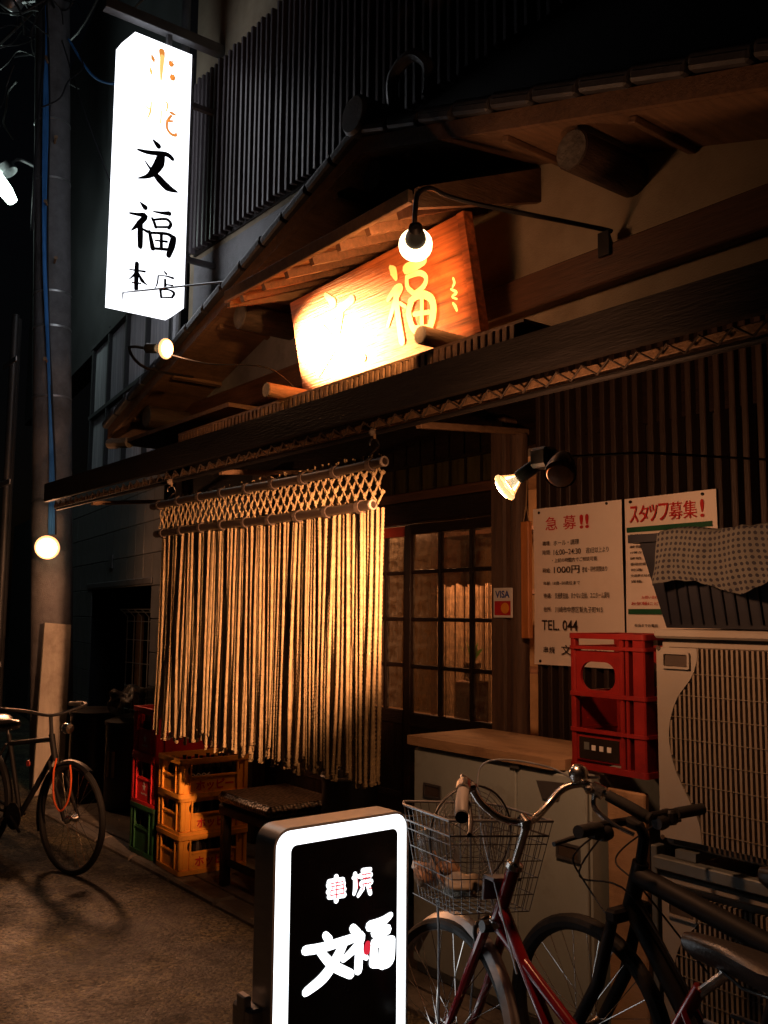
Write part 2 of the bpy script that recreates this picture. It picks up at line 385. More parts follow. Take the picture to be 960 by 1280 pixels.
def text_fit(s, width, height, fn, depth=.001, bold=0.):
    """same, stretched to a given width and height"""
    t = text_mb(s, 1, lambda a, b, d: (a, b, 0), 0, 'LEFT', bold)
    xs = [p[0] for p in t.v]; ys = [p[1] for p in t.v]
    w = (max(xs) - min(xs)) or 1; h = (max(ys) - min(ys)) or 1
    y0 = min(ys); x0 = min(xs)
    mb = MB(); mb.add([fn((p[0] - x0) / w * width, (p[1] - y0) / h * height, depth) for p in t.v], t.f)
    return mb
def brush(strokes, fn, depth=.002, fat=1.):
    """brush strokes [(x, y, width), ...] as flat tapered ribbons with rounded ends"""
    mb = MB(); k = 0
    for st in strokes:
        P = [Vector((a, b, 0)) for a, b, w in st]; Wd = [w * fat for a, b, w in st]
        n = 5; pp = smooth_path(P, n); ww = []
        for i in range(len(P) - 1):
            for q in range(n): ww.append(Wd[i] + (Wd[i + 1] - Wd[i]) * q / n)
        ww.append(Wd[-1])
        L = []; Rr = []
        for i, p in enumerate(pp):
            t = (pp[min(i + 1, len(pp) - 1)] - pp[max(i - 1, 0)]); t.normalize(); nn = Vector((-t.y, t.x, 0))
            L.append(p + nn * ww[i] / 2); Rr.append(p - nn * ww[i] / 2)
        t = (pp[-1] - pp[-2]).normalized(); e = [pp[-1] + (Vector((-t.y, t.x, 0)) * math.cos(a) + t * math.sin(a)) * ww[-1] / 2 for a in (PI * .25, PI * .5, PI * .75)]
        t = (pp[0] - pp[1]).normalized(); s0 = [pp[0] + (Vector((-t.y, t.x, 0)) * math.cos(a) + t * math.sin(a)) * ww[0] / 2 for a in (PI * .25, PI * .5, PI * .75)]
        d = depth + k * .00025; k += 1
        v = [fn(q.x, q.y, d) for q in L] + [fn(q.x, q.y, d) for q in Rr]; N_ = len(L)
        f = [(i, i + 1, N_ + i + 1, N_ + i) for i in range(N_ - 1)]
        b = len(v); v += [fn(q.x, q.y, d) for q in e]; f.append((N_ - 1, b, b + 1, b + 2, 2 * N_ - 1))
        b = len(v); v += [fn(q.x, q.y, d) for q in s0]; f.append((N_, b, b + 1, b + 2, 0))
        mb.add(v, f)
    return mb

# brush strokes (u, v, width) in metres on each sign's own face
BL_wen = [[(-0.611, 5.265, 0.0063), (-0.584, 5.243, 0.021), (-0.564, 5.227, 0.0274)], [(-0.729, 5.145, 0.0103), (-0.642, 5.15, 0.0208), (-0.498, 5.181, 0.0233), (-0.444, 5.16, 0.0213)], [(-0.539, 5.16, 0.0379), (-0.552, 5.089, 0.0483), (-0.596, 5.009, 0.0396), (-0.645, 4.955, 0.0206), (-0.72, 4.917, 0.0051)], [(-0.67, 5.072, 0.0052), (-0.617, 5.018, 0.0145), (-0.553, 4.966, 0.0355), (-0.477, 4.915, 0.0379), (-0.387, 4.901, 0.0043)]]
BL_fu = [[(-0.695, 4.732, 0.0051), (-0.671, 4.713, 0.0184), (-0.654, 4.701, 0.0266)], [(-0.773, 4.622, 0.01), (-0.714, 4.628, 0.0152), (-0.651, 4.632, 0.0265), (-0.696, 4.561, 0.0263), (-0.758, 4.488, 0.004)], [(-0.689, 4.573, 0.0243), (-0.685, 4.474, 0.0273), (-0.682, 4.381, 0.0242)], [(-0.667, 4.524, 0.0101), (-0.628, 4.513, 0.0163)], [(-0.586, 4.687, 0.0062), (-0.522, 4.694, 0.0135), (-0.454, 4.707, 0.0231)], [(-0.594, 4.63, 0.0123), (-0.575, 4.599, 0.0154), (-0.562, 4.565, 0.0144)], [(-0.586, 4.62, 0.0103), (-0.478, 4.654, 0.0136), (-0.439, 4.626, 0.0168), (-0.455, 4.588, 0.0167)], [(-0.569, 4.566, 0.0103), (-0.455, 4.596, 0.0125)], [(-0.613, 4.519, 0.0143), (-0.595, 4.448, 0.0204), (-0.581, 4.392, 0.0245)], [(-0.602, 4.511, 0.0123), (-0.464, 4.537, 0.0156), (-0.408, 4.512, 0.0251)], [(-0.412, 4.516, 0.0293), (-0.424, 4.452, 0.0334), (-0.449, 4.367, 0.0249)], [(-0.565, 4.46, 0.0072), (-0.467, 4.474, 0.0125)], [(-0.515, 4.519, 0.0155), (-0.511, 4.404, 0.0175)], [(-0.583, 4.391, 0.0122), (-0.438, 4.416, 0.0156)]]
BL_hon = [[(-0.758, 4.181, 0.0059), (-0.636, 4.193, 0.0111)], [(-0.702, 4.242, 0.02), (-0.703, 4.143, 0.022), (-0.7, 4.038, 0.0199)], [(-0.706, 4.172, 0.013), (-0.729, 4.137, 0.0099), (-0.767, 4.097, 0.002)], [(-0.691, 4.176, 0.006), (-0.658, 4.119, 0.018), (-0.61, 4.089, 0.002)], [(-0.734, 4.084, 0.0069), (-0.667, 4.092, 0.008)]]
BL_ten = [[(-0.477, 4.23, 0.0082), (-0.46, 4.216, 0.0113)], [(-0.524, 4.188, 0.0051), (-0.462, 4.198, 0.0072), (-0.404, 4.195, 0.0125)], [(-0.527, 4.185, 0.0082), (-0.533, 4.123, 0.0081), (-0.555, 4.067, 0.002)], [(-0.469, 4.168, 0.0123), (-0.466, 4.094, 0.0144)], [(-0.459, 4.13, 0.0062), (-0.405, 4.135, 0.0093)], [(-0.507, 4.084, 0.0133), (-0.497, 4.02, 0.0122)], [(-0.504, 4.078, 0.0071), (-0.437, 4.093, 0.0082), (-0.392, 4.077, 0.0145), (-0.409, 4.036, 0.0103)], [(-0.499, 4.02, 0.0071), (-0.409, 4.037, 0.0083)]]
BL_or1 = [[(-0.647, 5.954, 0.0064), (-0.635, 5.924, 0.0214), (-0.625, 5.9, 0.0053)], [(-0.564, 6.015, 0.0325), (-0.56, 5.969, 0.0281)], [(-0.496, 5.965, 0.0054), (-0.48, 5.944, 0.0393), (-0.459, 5.949, 0.0044)], [(-0.475, 5.857, 0.0054), (-0.466, 5.833, 0.0392), (-0.443, 5.844, 0.0044)], [(-0.481, 5.537, 0.0086), (-0.455, 5.534, 0.0172), (-0.425, 5.53, 0.0054)], [(-0.467, 5.511, 0.0129), (-0.492, 5.463, 0.015), (-0.45, 5.473, 0.0086)], [(-0.499, 5.458, 0.0128), (-0.497, 5.396, 0.0139), (-0.462, 5.361, 0.015), (-0.423, 5.364, 0.0172), (-0.422, 5.39, 0.0043)]]
BL_or2 = [[(-0.658, 5.842, 0.0064), (-0.649, 5.814, 0.017), (-0.64, 5.786, 0.0042)], [(-0.56, 5.969, 0.0259), (-0.563, 5.873, 0.0194), (-0.564, 5.774, 0.0086)], [(-0.679, 5.514, 0.0052), (-0.651, 5.503, 0.0084)], [(-0.637, 5.565, 0.0063), (-0.643, 5.48, 0.0105), (-0.668, 5.41, 0.0031)], [(-0.517, 5.606, 0.0086), (-0.5, 5.591, 0.0107), (-0.51, 5.532, 0.0064)], [(-0.552, 5.523, 0.0064), (-0.553, 5.419, 0.0085)]]
BD_fu = [[(0.19, -0.091, 0.0264), (0.208, -0.116, 0.0611), (0.22, -0.158, 0.0291)], [(0.125, -0.249, 0.0238), (0.207, -0.21, 0.0379), (0.251, -0.217, 0.0317), (0.193, -0.262, 0.038), (0.091, -0.383, 0.021)], [(0.199, -0.24, 0.0379), (0.189, -0.354, 0.0438), (0.188, -0.489, 0.0496)], [(0.223, -0.293, 0.0203), (0.261, -0.321, 0.0201)], [(0.313, -0.136, 0.0567), (0.388, -0.136, 0.0611), (0.455, -0.132, 0.0547)], [(0.309, -0.179, 0.0284), (0.302, -0.229, 0.0285), (0.345, -0.275, 0.031)], [(0.309, -0.179, 0.0228), (0.41, -0.186, 0.0305), (0.454, -0.221, 0.0301), (0.427, -0.259, 0.0303), (0.345, -0.275, 0.0225)], [(0.319, -0.308, 0.0368), (0.28, -0.355, 0.0428), (0.288, -0.432, 0.0427), (0.318, -0.474, 0.0339)], [(0.302, -0.303, 0.0284), (0.401, -0.296, 0.0416), (0.472, -0.344, 0.0462), (0.459, -0.425, 0.049), (0.404, -0.496, 0.0387)], [(0.319, -0.377, 0.0255), (0.437, -0.397, 0.0247)], [(0.401, -0.308, 0.0277), (0.362, -0.468, 0.028)], [(0.302, -0.447, 0.0284), (0.419, -0.471, 0.0276)]]
BD_sig = [[(0.646, -0.283, 0.013), (0.649, -0.306, 0.0182), (0.632, -0.323, 0.0105)], [(0.619, -0.33, 0.0105), (0.653, -0.356, 0.0182), (0.618, -0.368, 0.0105), (0.649, -0.387, 0.0104)], [(0.618, -0.401, 0.0131), (0.63, -0.42, 0.0209), (0.636, -0.441, 0.0156)]]
SG_wen = [[(-1.755, 0.648, 0.0271), (-1.741, 0.632, 0.0322)], [(-1.825, 0.619, 0.0337), (-1.769, 0.615, 0.0343), (-1.694, 0.618, 0.0326), (-1.652, 0.623, 0.0254)], [(-1.684, 0.618, 0.0353), (-1.714, 0.573, 0.0411), (-1.76, 0.529, 0.0429), (-1.821, 0.502, 0.0324)], [(-1.775, 0.607, 0.0281), (-1.727, 0.557, 0.0372), (-1.661, 0.517, 0.0342)]]
SG_fu = [[(-1.654, 0.649, 0.0318), (-1.637, 0.631, 0.0358)], [(-1.677, 0.615, 0.0278), (-1.624, 0.621, 0.0347), (-1.636, 0.595, 0.0358), (-1.688, 0.565, 0.0226)], [(-1.629, 0.593, 0.0372), (-1.632, 0.523, 0.0358)], [(-1.62, 0.567, 0.0257), (-1.601, 0.552, 0.0193)], [(-1.59, 0.643, 0.039), (-1.544, 0.647, 0.037), (-1.509, 0.661, 0.024)], [(-1.57, 0.621, 0.0392), (-1.522, 0.62, 0.0399)], [(-1.572, 0.59, 0.0366), (-1.503, 0.585, 0.0334)], [(-1.574, 0.583, 0.03), (-1.575, 0.533, 0.0404)], [(-1.536, 0.586, 0.0396), (-1.539, 0.523, 0.0461)], [(-1.503, 0.582, 0.0307), (-1.51, 0.53, 0.0399), (-1.528, 0.515, 0.0264)], [(-1.576, 0.533, 0.0391), (-1.521, 0.519, 0.0331)]]
SG_kushi = [[(-1.745, 0.8, 0.0186), (-1.694, 0.798, 0.0189)], [(-1.745, 0.8, 0.0186), (-1.743, 0.775, 0.0186)], [(-1.694, 0.798, 0.0189), (-1.692, 0.772, 0.0189)], [(-1.748, 0.771, 0.0186), (-1.688, 0.769, 0.0189)], [(-1.748, 0.79, 0.0186), (-1.691, 0.786, 0.0189)], [(-1.719, 0.81, 0.0213), (-1.718, 0.741, 0.0212)], [(-1.744, 0.757, 0.0211), (-1.689, 0.753, 0.0214)]]
SG_yaki = [[(-1.648, 0.807, 0.0192), (-1.646, 0.77, 0.0218), (-1.651, 0.749, 0.014)], [(-1.655, 0.797, 0.014), (-1.626, 0.798, 0.0155)], [(-1.619, 0.813, 0.0194), (-1.59, 0.812, 0.017)], [(-1.626, 0.798, 0.0232), (-1.59, 0.796, 0.0235)], [(-1.622, 0.775, 0.0258), (-1.588, 0.775, 0.0235)], [(-1.619, 0.76, 0.0194), (-1.636, 0.741, 0.0141)], [(-1.597, 0.762, 0.0195), (-1.59, 0.741, 0.0182)]]
SG_kline = [[(-1.74, 0.795, 0.0037), (-1.697, 0.794, 0.0038)], [(-1.739, 0.786, 0.0037), (-1.697, 0.785, 0.0038)], [(-1.719, 0.802, 0.0044), (-1.72, 0.75, 0.0044)], [(-1.742, 0.775, 0.0037), (-1.693, 0.774, 0.0038)], [(-1.742, 0.761, 0.0037), (-1.693, 0.76, 0.0038)], [(-1.742, 0.775, 0.0037), (-1.742, 0.76, 0.0037)], [(-1.697, 0.792, 0.0038), (-1.694, 0.759, 0.0038)]]
SG_yline = [[(-1.642, 0.797, 0.0038), (-1.64, 0.766, 0.0038)], [(-1.626, 0.803, 0.0039), (-1.592, 0.802, 0.0039)], [(-1.623, 0.791, 0.0039), (-1.594, 0.79, 0.0039)], [(-1.611, 0.804, 0.0039), (-1.61, 0.77, 0.0039)], [(-1.626, 0.775, 0.0039), (-1.59, 0.774, 0.0039)], [(-1.619, 0.771, 0.0039), (-1.626, 0.756, 0.0039)], [(-1.6, 0.774, 0.0039), (-1.598, 0.757, 0.0039), (-1.59, 0.758, 0.0039)]]
SG_reddot = [[(-1.601, 0.593, 0.022), (-1.603, 0.575, 0.0271)]]

# ------------------------------------------------------------------ setting: road, pavement
g = MB(); n = 70
xs = [-40 + 70 * i / n for i in range(n + 1)]
g.add([(-60, -40, 0), (40, -40, 0), (40, 40, 0), (-60, 40, 0)], [(0, 1, 2, 3)])
road = obj('road', g, 'asphalt', smooth=False); road['kind'] = 'structure'
pv = MB().box(-7.7, 3, -.72, .6, -.1, .035, .006)
pave = obj('pavement', pv, 'concrete'); pave['kind'] = 'structure'
x = -7.7
while x < 2.6:
    L = .58 + random.uniform(-.01, .01)
    k = obj('kerb_stone', MB().box(x, x + L, -.87, -.726, -.1, .034 + random.uniform(-.006, .004), .014), 'concrete', pave)
    x += L + .012

# ------------------------------------------------------------------ the shop building
shop = thing('shop_building', 'old timber eatery front with plastered gable, slatted upper storey and deep dark awning', 'building', (-3.5, 0, 0), world=True)
def sp(name, mb, m, parent=shop, **k): return obj(name, mb, m, parent, **k)
sp('upper_wall', MB().box(-7.15, 2, 0, .25, 2.86, 9.5), 'plaster')
sp('under_awning_wall', MB().box(-7.14, 2, .005, .25, 2.45, 2.859), 'dark_wood_x')
sp('upper_wall_shade', MB().prism([(-5.3, 3.83), (-4.01, 4.22), (2, 2.4), (2, 9.5), (-4.9, 9.5), (-5.3, 4.57)], -.019, -.003, lambda a, b, d: (a, d, b)), 'batten_back', smooth=False)  # dark sheet over the plaster wall, night shade put into its colour
sp('side_wall', MB().box(-7.145, -5.78, .004, .25, 0, 2.45), 'plaster_grey')
sp('wall_backing', MB().box(-3.17, 2, .03, .25, 0, 2.449), 'batten_back')
bt = MB().box(-.014, .014, -.03, .03, .05, 2.84, .004).mesh('batten'); bt.materials.append(MT['batten'])
for i in range(62):
    o = sp('batten', bt, None, loc=(-3.13 + .066 * i + random.uniform(-.003, .003), random.uniform(-.004, .002), 0)); o.rotation_euler = (random.uniform(-.002, .002), random.uniform(-.0016, .0016), random.uniform(-.06, .06))
sp('timber_beam', MB().box(-7.15, 2, -.075, .0, 3.12, 3.3, .008), 'brown_wood')
sp('timber_post', MB().box(-7.2, -7.06, -.05, .1, 0, 3.12, .01), 'dark_wood')
sp('corner_pipe', MB().tube([(-7.2, -.09, 2.7), (-7.2, -.09, 9)], .04, 10), 'steel_dull')
# grey plaster return seen below the louvres
sp('plaster_panel', MB().box(-7.05, -5.305, -.012, 0, 3.32, 4.55), 'plaster_grey')
# louvres
lv = MB().box(-.015, .015, -.085, -.03, 4.61, 6.12, .004).mesh('louver_slat'); lv.materials.append(MT['louver'])
for i in range(118):
    o = sp('louver_slat', lv, None, loc=(-7.0 + .076 * i + random.uniform(-.004, .004), random.uniform(-.006, .004), random.uniform(-.012, .012))); a = random.uniform(-.004, .004); o.rotation_euler = (0, a, random.uniform(-.08, .08)); o.location.x -= a * 5.3
sp('louver_backing', MB().box(-7.05, 2, -.02, -.002, 4.6, 6.1), 'batten_back')
sp('louver_rail', MB().box(-7.05, 2, -.03, -.022, 4.72, 4.78), 'louver'); sp('louver_rail', MB().box(-7.05, 2, -.03, -.022, 5.95, 6.01), 'louver')

# gable
PX, PZ, SL, RY = -4.01, 4.16, .303, -.45
hl = 3.6
for s in (-1, 1):
    def q(t, z): return (PX + s * t, z + PZ - SL * t)
    m = MB().prism([(0, 0), (hl, -SL * hl), (hl, -SL * hl + .05), (0, .05)], RY, .02, lambda a, b, d: (PX + s * a, d, PZ + b))
    roof = sp('gable_roof', m, 'soffit', smooth=False)
    # soffit boards (battens running front to back)
    for k in range(15):
        t = .1 + k * .24
        obj('soffit_batten', MB().box(-.02, .02, RY + .03, 0, -.03, -.002, .003, Matrix.Translation((PX + s * t, 0, PZ - SL * t)) @ Matrix.Rotation(s * math.atan(SL), 4, 'Y')), 'soffit', roof) if k % 3 == 1 else None
    bb = MB().prism([(0, .0), (hl + .02, -SL * hl - .005), (hl + .02, -SL * hl + .085), (0, .09)], RY - .03, RY - .003, lambda a, b, d: (PX + s * a, d, PZ + b))
    obj('bargeboard', bb, 'soffit', roof, smooth=False)
    tl = MB().box(-.13, .13, RY - .07, .0, 0, .05, .012); tl.tube([(-.13, RY - .03, .045), (.128, RY - .03, .045)], .038, 12)
    tm = tl.mesh('verge_tile'); tm.materials.append(MT['tile'])
    for k in range(14):
        t = .12 + k * .262
        o = obj('verge_tile', tm, None, roof); o.location = (PX + s * t, 0, PZ - SL * t + .095 + random.uniform(-.004, .004)); o.rotation_euler = (0, s * math.atan(SL) + R(2.5) * s, 0)
orn = MB().lathe([(.0, -.12), (.1, -.12), (.115, -.1), (.115, .5)], 18, (PX, RY + .02, PZ + .2), (0, 1, 0)); sp('ridge_tile', orn, 'tile')
orn = MB().tube(smooth_path([(PX + .12, RY + .1, PZ + .25), (PX + .14, RY + .08, PZ + .42), (PX + .3, RY + .08, PZ + .47), (PX + .42, RY + .1, PZ + .36), (PX + .42, RY + .1, PZ + .2)], 5), .035, 8); sp('ridge_ornament', orn, 'tile')
orn = MB().box(PX - .2, PX + .25, RY - .02, 0, PZ + .1, PZ + .2, .03); sp('ridge_cap', orn, 'tile')
for (dx, yy) in ((0, RY + .05), (1.46, RY + .03), (-1.46, RY + .03), (2.9, RY + .05), (-2.95, RY + .03)):
    z = PZ - SL * abs(dx) - .115
    lg = sp('purlin', MB().tube([(PX + dx, yy, z), (PX + dx, .05, z)], .09, 18), 'dark_log')
    obj('purlin_end', MB().tube([(PX + dx, yy - .006, z), (PX + dx, yy, z)], .083, 18), 'dark_log_end', lg)
# pale log end and gutter piece at the left foot of the gable
sp('eave_bracket', MB().tube([(-7.62, -.46, 3.02), (-7.35, -.4, 3.0)], .045, 10), 'log_end')
sp('eave_board', MB().box(-7.5, -5.6, -.42, -.02, 3.0, 3.03), 'soffit')

# little lean-to roof over the hanging board
cx0, cx1 = -4.88, -3.15
can = sp('board_canopy', MB().prism([(0, 3.82), (-.82, 3.475), (-.82, 3.5), (0, 3.85)], cx0, cx1, lambda a, b, d: (d, a, b)), 'soffit', smooth=False)
obj('canopy_fascia', MB().box(cx0 - .01, cx1 + .01, -.85, -.823, 3.45, 3.52, .004), 'soffit', can)
obj('canopy_verge', MB().prism([(0, 3.69), (-.81, 3.43), (-.81, 3.53), (0, 3.87)], cx1 + .002, cx1 + .035, lambda a, b, d: (d, a, b)), 'soffit', can, smooth=False)
obj('canopy_verge', MB().prism([(0, 3.69), (-.81, 3.43), (-.81, 3.53), (0, 3.87)], cx0 - .035, cx0 - .002, lambda a, b, d: (d, a, b)), 'soffit', can, smooth=False)
for k in range(7):
    xx = cx0 + .12 + k * .249
    obj('rafter', MB().bar((xx, -.8, 3.455), (xx, 0, 3.79), .035, .05), 'brown_wood', can)

# awning
aw = sp('awning', MB().prism([(-.9, 2.585), (0, 2.84), (0, 2.87), (-.9, 2.615)], -7.75, 2.2, lambda a, b, d: (d, a, b)), 'dark_wood_x', smooth=False)
obj('fascia', MB().prism([(-7.8, 2.5), (2.2, 2.472), (2.2, 2.622), (-7.8, 2.65)], -.935, -.9, lambda a, b, d: (a, d, b)), 'fascia', aw, smooth=False)
obj('inner_rail', MB().box(-7.7, 2.2, -.88, -.845, 2.44, 2.475, .004), 'log', aw)
zig = []
for k in range(170):
    zig.append((-7.6 + k * .058, -.91 - .012 * (k % 2), 2.492 - .0028 * (k * .058) - (.012 if k % 2 else .052)))
obj('lashing_cord', MB().tube(zig, .0045, 5), 'rope_dark', aw)
obj('hanging_rail', MB().tube([(-7.6, -.89, 2.425), (2, -.89, 2.405)], .012, 8), 'fascia', aw)
for xx in (-6.9, -4.85, -3.05, -1.3, .3):
    obj('awning_strut', MB().bar((xx, -.86, 2.415), (xx - .18, 0, 2.52), .035, .03, .004), 'log', aw)
for k in range(9):
    yy = -.8 + k * .1
    obj('awning_batten', MB().box(-7.7, 2.1, yy - .012, yy + .012, 2.58 + (yy + .9) * .283 - .03, 2.58 + (yy + .9) * .283 - .002), 'dark_wood_x', aw)
# slatted ledge behind the awning edge, under the board
ledge = sp('slatted_ledge', MB().box(-6.05, -2.7, -.56, -.5, 2.70, 2.775), 'brown_wood')
sl = MB().box(-.0155, .0155, -.575, -.56, 2.70, 2.845, .003).mesh('ledge_slat'); sl.materials.append(MT['soffit'])
for k in range(72):
    obj('ledge_slat', sl, None, ledge, loc=(-6.03 + k * .046, random.uniform(-.002, .002), random.uniform(-.003, .003)))
obj('ledge_top', MB().box(-6.06, -2.7, -.57, -.1, 2.846, 2.86), 'soffit', ledge)
for xx in (-4.72, -3.3):
    lg = sp('support_log', MB().tube([(xx, -.64, 2.915), (xx, 0, 2.915)], .045, 14), 'log')
    obj('log_end_grain', MB().tube([(xx, -.645, 2.915), (xx, -.64, 2.915)], .042, 14), 'log_end', lg)

# entrance
sp('door_post', MB().box(-3.405, -3.3, -.09, .08, 0, 2.6, .012), 'post_wood')
sp('door_post', MB().tube([(-3.235, -.05, 0), (-3.235, -.05, 2.5)], .045, 14), 'post_wood')
sp('door_post', MB().box(-5.86, -5.74, -.08, .08, 0, 2.6, .012), 'post_wood')
sp('lintel', MB().box(-5.74, -3.405, -.06, .08, 2.12, 2.24, .008), 'dark_wood_x')
sp('lintel', MB().box(-5.74, -3.405, -.03, .08, 2.241, 2.3, .006), 'brown_wood')
tr = sp('transom', MB().box(-5.74, -3.405, .02, .04, 2.3, 2.6), 'olive')
for k in range(19):
    obj('transom_bar', MB().box(-5.7 + k * .125, -5.69 + k * .125, .005, .0195, 2.3, 2.6), 'dark_wood', tr)
obj('transom_rail', MB().box(-5.74, -3.405, -.005, .004, 2.45, 2.462), 'dark_wood_x', tr)
sp('threshold', MB().box(-5.74, -3.405, -.06, .1, .03, .09, .01), 'dark_wood_x')
RZ = [2.11, 1.842, 1.573, 1.308, 1.05]
def sliding_door(x0, x1, y, red=False):
    d = sp('sliding_door', MB().box(x0 + .055, x1 - .055, y - .008, y + .008, .18, .97), 'dark_wood')
    for (a, b) in ((x0, x0 + .055), (x1 - .055, x1)): obj('stile', MB().box(a, b, y - .018, y + .018, .09, 2.115, .004), 'dark_wood', d)
    for (a, b) in ((.09, .18), (.97, 1.05), (2.06, 2.114)): obj('rail', MB().box(x0 + .056, x1 - .056, y - .016, y + .016, a, b, .004), 'dark_wood_x', d)
    obj('panel_batten', MB().box(x0 + .056, x1 - .056, y - .016, y - .0085, .55, .59, .002), 'dark_wood_x', d)
    cols = [x0 + .055, x0 + .055 + (x1 - x0 - .11) * .36, x0 + .055 + (x1 - x0 - .11) * .73, x1 - .055]
    for c in cols[1:3]: obj('muntin', MB().box(c - .011, c + .011, y - .014, y + .014, 1.051, 2.059, .002), 'dark_wood', d)
    for z in RZ[1:4]: obj('muntin', MB().box(x0 + .056, x1 - .056, y - .0125, y + .0125, z - .011, z + .011, .002), 'dark_wood_x', d)
    for i in range(3):
        for j in range(4):
            a, b = cols[i] + .009, cols[i + 1] - .009; z1, z0 = RZ[j] - (.04 if j == 0 else .009), RZ[j + 1] + .009
            obj('pane', MB().box(a, b, y - .002, y + .002, z0, z1), 'pane', d, smooth=False)
    if red: obj('head_strip', MB().box(x0 + .03, x1 - .02, y - .03, y - .019, 2.055, 2.112), 'red_strip', d)
    return d
sliding_door(-4.205, -3.41, .02)
sliding_door(-4.98, -4.21, .062, True)
sliding_door(-5.73, -4.985, .02)
# the room behind the doors
rm = MB()
rm.box(-6.5, -2.6, .3, 2.6, .02, .05); rm.box(-6.5, -2.6, 2.6, 2.65, .05, 2.7); rm.box(-6.55, -6.5, .27, 2.65, .02, 2.7); rm.box(-2.6, -2.55, .27, 2.65, .02, 2.7); rm.box(-6.5, -2.6, .27, 2.65, 2.7, 2.75)
room = sp('interior_room', rm, 'interior', smooth=False)
cm = MB()
for k in range(26):
    cm.tube([(-4.72 + k * .03, .72 + .008 * math.sin(k * 2.2), .05), (-4.72 + k * .03, .72 + .008 * math.sin(k * 2.2), 1.79 + .012 * math.sin(k * 1.3))], .0135, 6)
scr = tag(obj('reed_screen', cm, 'reed'), 'pale upright reed screen standing inside, seen through the door panes', 'screen')
sh = thing('pantry_shelf', 'dark wooden shelf with crockery inside, behind the upper door panes', 'shelf', (-4.2, 1.5, 0), world=True)
for z in (1.2, 1.75, 2.2): obj('shelf_board', MB().box(-5.6, -3.3, 1.4, 1.7, z, z + .03), 'brown_wood', sh)
for xx in (-5.6, -4.4, -3.3): obj('shelf_upright', MB().box(xx - .02, xx + .02, 1.42, 1.7, .05, 2.4), 'brown_wood', sh)
pend = thing('added_pendant_lamp', 'unseen pendant lamp added inside the eatery to light the reed screen and crates', 'lamp', (-4.5, .3, 2.7), world=True)  # unseen lamp, added to brighten the reed screen and the crates outside
obj('cord', MB().tube([(-4.5, .3, 2.7), (-4.5, .3, 2.35)], .006, 6), 'black_cable', pend)
obj('shade', MB().lathe([(.03, .12), (.12, 0)], 16, (-4.5, .3, 2.24), cap=False), 'black_metal', pend)
obj('bulb', MB().lathe([(.001, -.035), (.025, -.025), (.035, 0), (.025, .03), (.012, .05)], 12, (-4.5, .3, 2.25)), 'em_bulb_soft', pend)
point('bulb_light', pend, (-4.5, .3, 2.17), 125, (1, .46, .21), .05)
hang = thing('ladle', 'small steel ladle hanging inside the top door panes', 'ladle', (-3.78, .35, 1.85), world=True)
obj('handle', MB().tube([(-3.78, .35, 2.12), (-3.77, .35, 1.9)], .005, 6), 'chrome', hang); obj('bowl', MB().lathe([(.002, -.025), (.028, -.012), (.034, .0)], 12, (-3.77, .35, 1.89), cap=False), 'chrome', hang)
pl = thing('potted_sprout', 'bright green sprout in a small pot behind the door glass', 'plant', (-4.06, .4, 1.2), world=True)
obj('pot', MB().lathe([(.04, 0), (.055, .1), (.05, .1), (.045, .03)], 14, (-4.06, .4, 1.22)), 'brown_wood', pl)
for a in (-.9, -.3, .5, 1.0):
    ds = Vector((math.sin(a), -.1, 1)); p = [(-4.06 + ds.x * t * .13, .4 + ds.y * t * .1, 1.32 + .15 * t - .06 * t * t * abs(a)) for t in (0, .3, .6, 1)]
    lm = MB()
    for i, w in enumerate((.004, .016, .014, .002)): pass
    v = []
    for (pp, w) in zip(p, (.004, .018, .015, .002)): v += [(pp[0] - w * .6, pp[1], pp[2] + w * .5), (pp[0] + w * .6, pp[1], pp[2] - w * .5)]
    lm.add(v, [(0, 1, 3, 2), (2, 3, 5, 4), (4, 5, 7, 6)]); obj('leaf', lm, 'leaf', pl)
obj('plant_stand', MB().box(-4.14, -3.98, .34, .46, .05, 1.218, .006), 'brown_wood', pl)

# ------------------------------------------------------------------ neighbouring building
nb = thing('neighbouring_building', 'dark tiled neighbouring building with corrugated panels above an open bay', 'building', (-7.78, .12, 0), R(-8))
def np_(name, mb, m, parent=nb, **k): return obj(name, mb, m, parent, **k)
np_('upper_wall', MB().box(-9, -.02, .1, .4, 4.85, 10), 'dark_wall')
np_('wall_core', MB().box(-9, -.02, .02, .4, 1.9, 3.05), 'dark_wall')
np_('pier', MB().box(-9, -2.95, .021, .4, 0, 1.899), 'dark_wall'); np_('pier', MB().box(-.28, -.02, .021, .4, 0, 1.899), 'dark_wall')
tl = MB().box(-.147, .147, .004, .02, -.147, .147, .004).mesh('wall_tile'); tl.materials.append(MT['tile_wall'])
for i in range(22):
    for j in range(10):
        xx = -.17 - i * .302; zz_ = 2.9 - j * .302
        if zz_ < 1.95 and -2.95 < xx - .14 and xx < -.28: continue
        if zz_ < 0.1: continue
        np_('wall_tile', tl, None, loc=(xx, random.uniform(-.001, .001), zz_))
np_('bay_interior', MB().box(-2.95, -.28, 2.4, 2.45, 0, 1.9).box(-3.0, -2.95, .41, 2.4, 0, 1.9).box(-.28, -.23, .41, 2.4, 0, 1.9).box(-2.95, -.28, .41, 2.4, 1.9, 1.95), 'dark_wall', smooth=False)
np_('bay_head', MB().box(-2.95, -.28, -.01, .019, 1.86, 1.92, .006), 'steel_dull')
cg = MB(); v = []; nn_ = 160
for i in range(nn_ + 1):
    xx = -.75 * i / nn_; yy = .06 + .016 * math.sin(2 * PI * i / 8)
    v += [(xx, yy, 0), (xx, yy, .8)]
cg.add(v, [(2 * i, 2 * i + 2, 2 * i + 3, 2 * i + 1) for i in range(nn_)]); cgm = cg.mesh('corrugated_panel'); cgm.materials.append(MT['poly'])
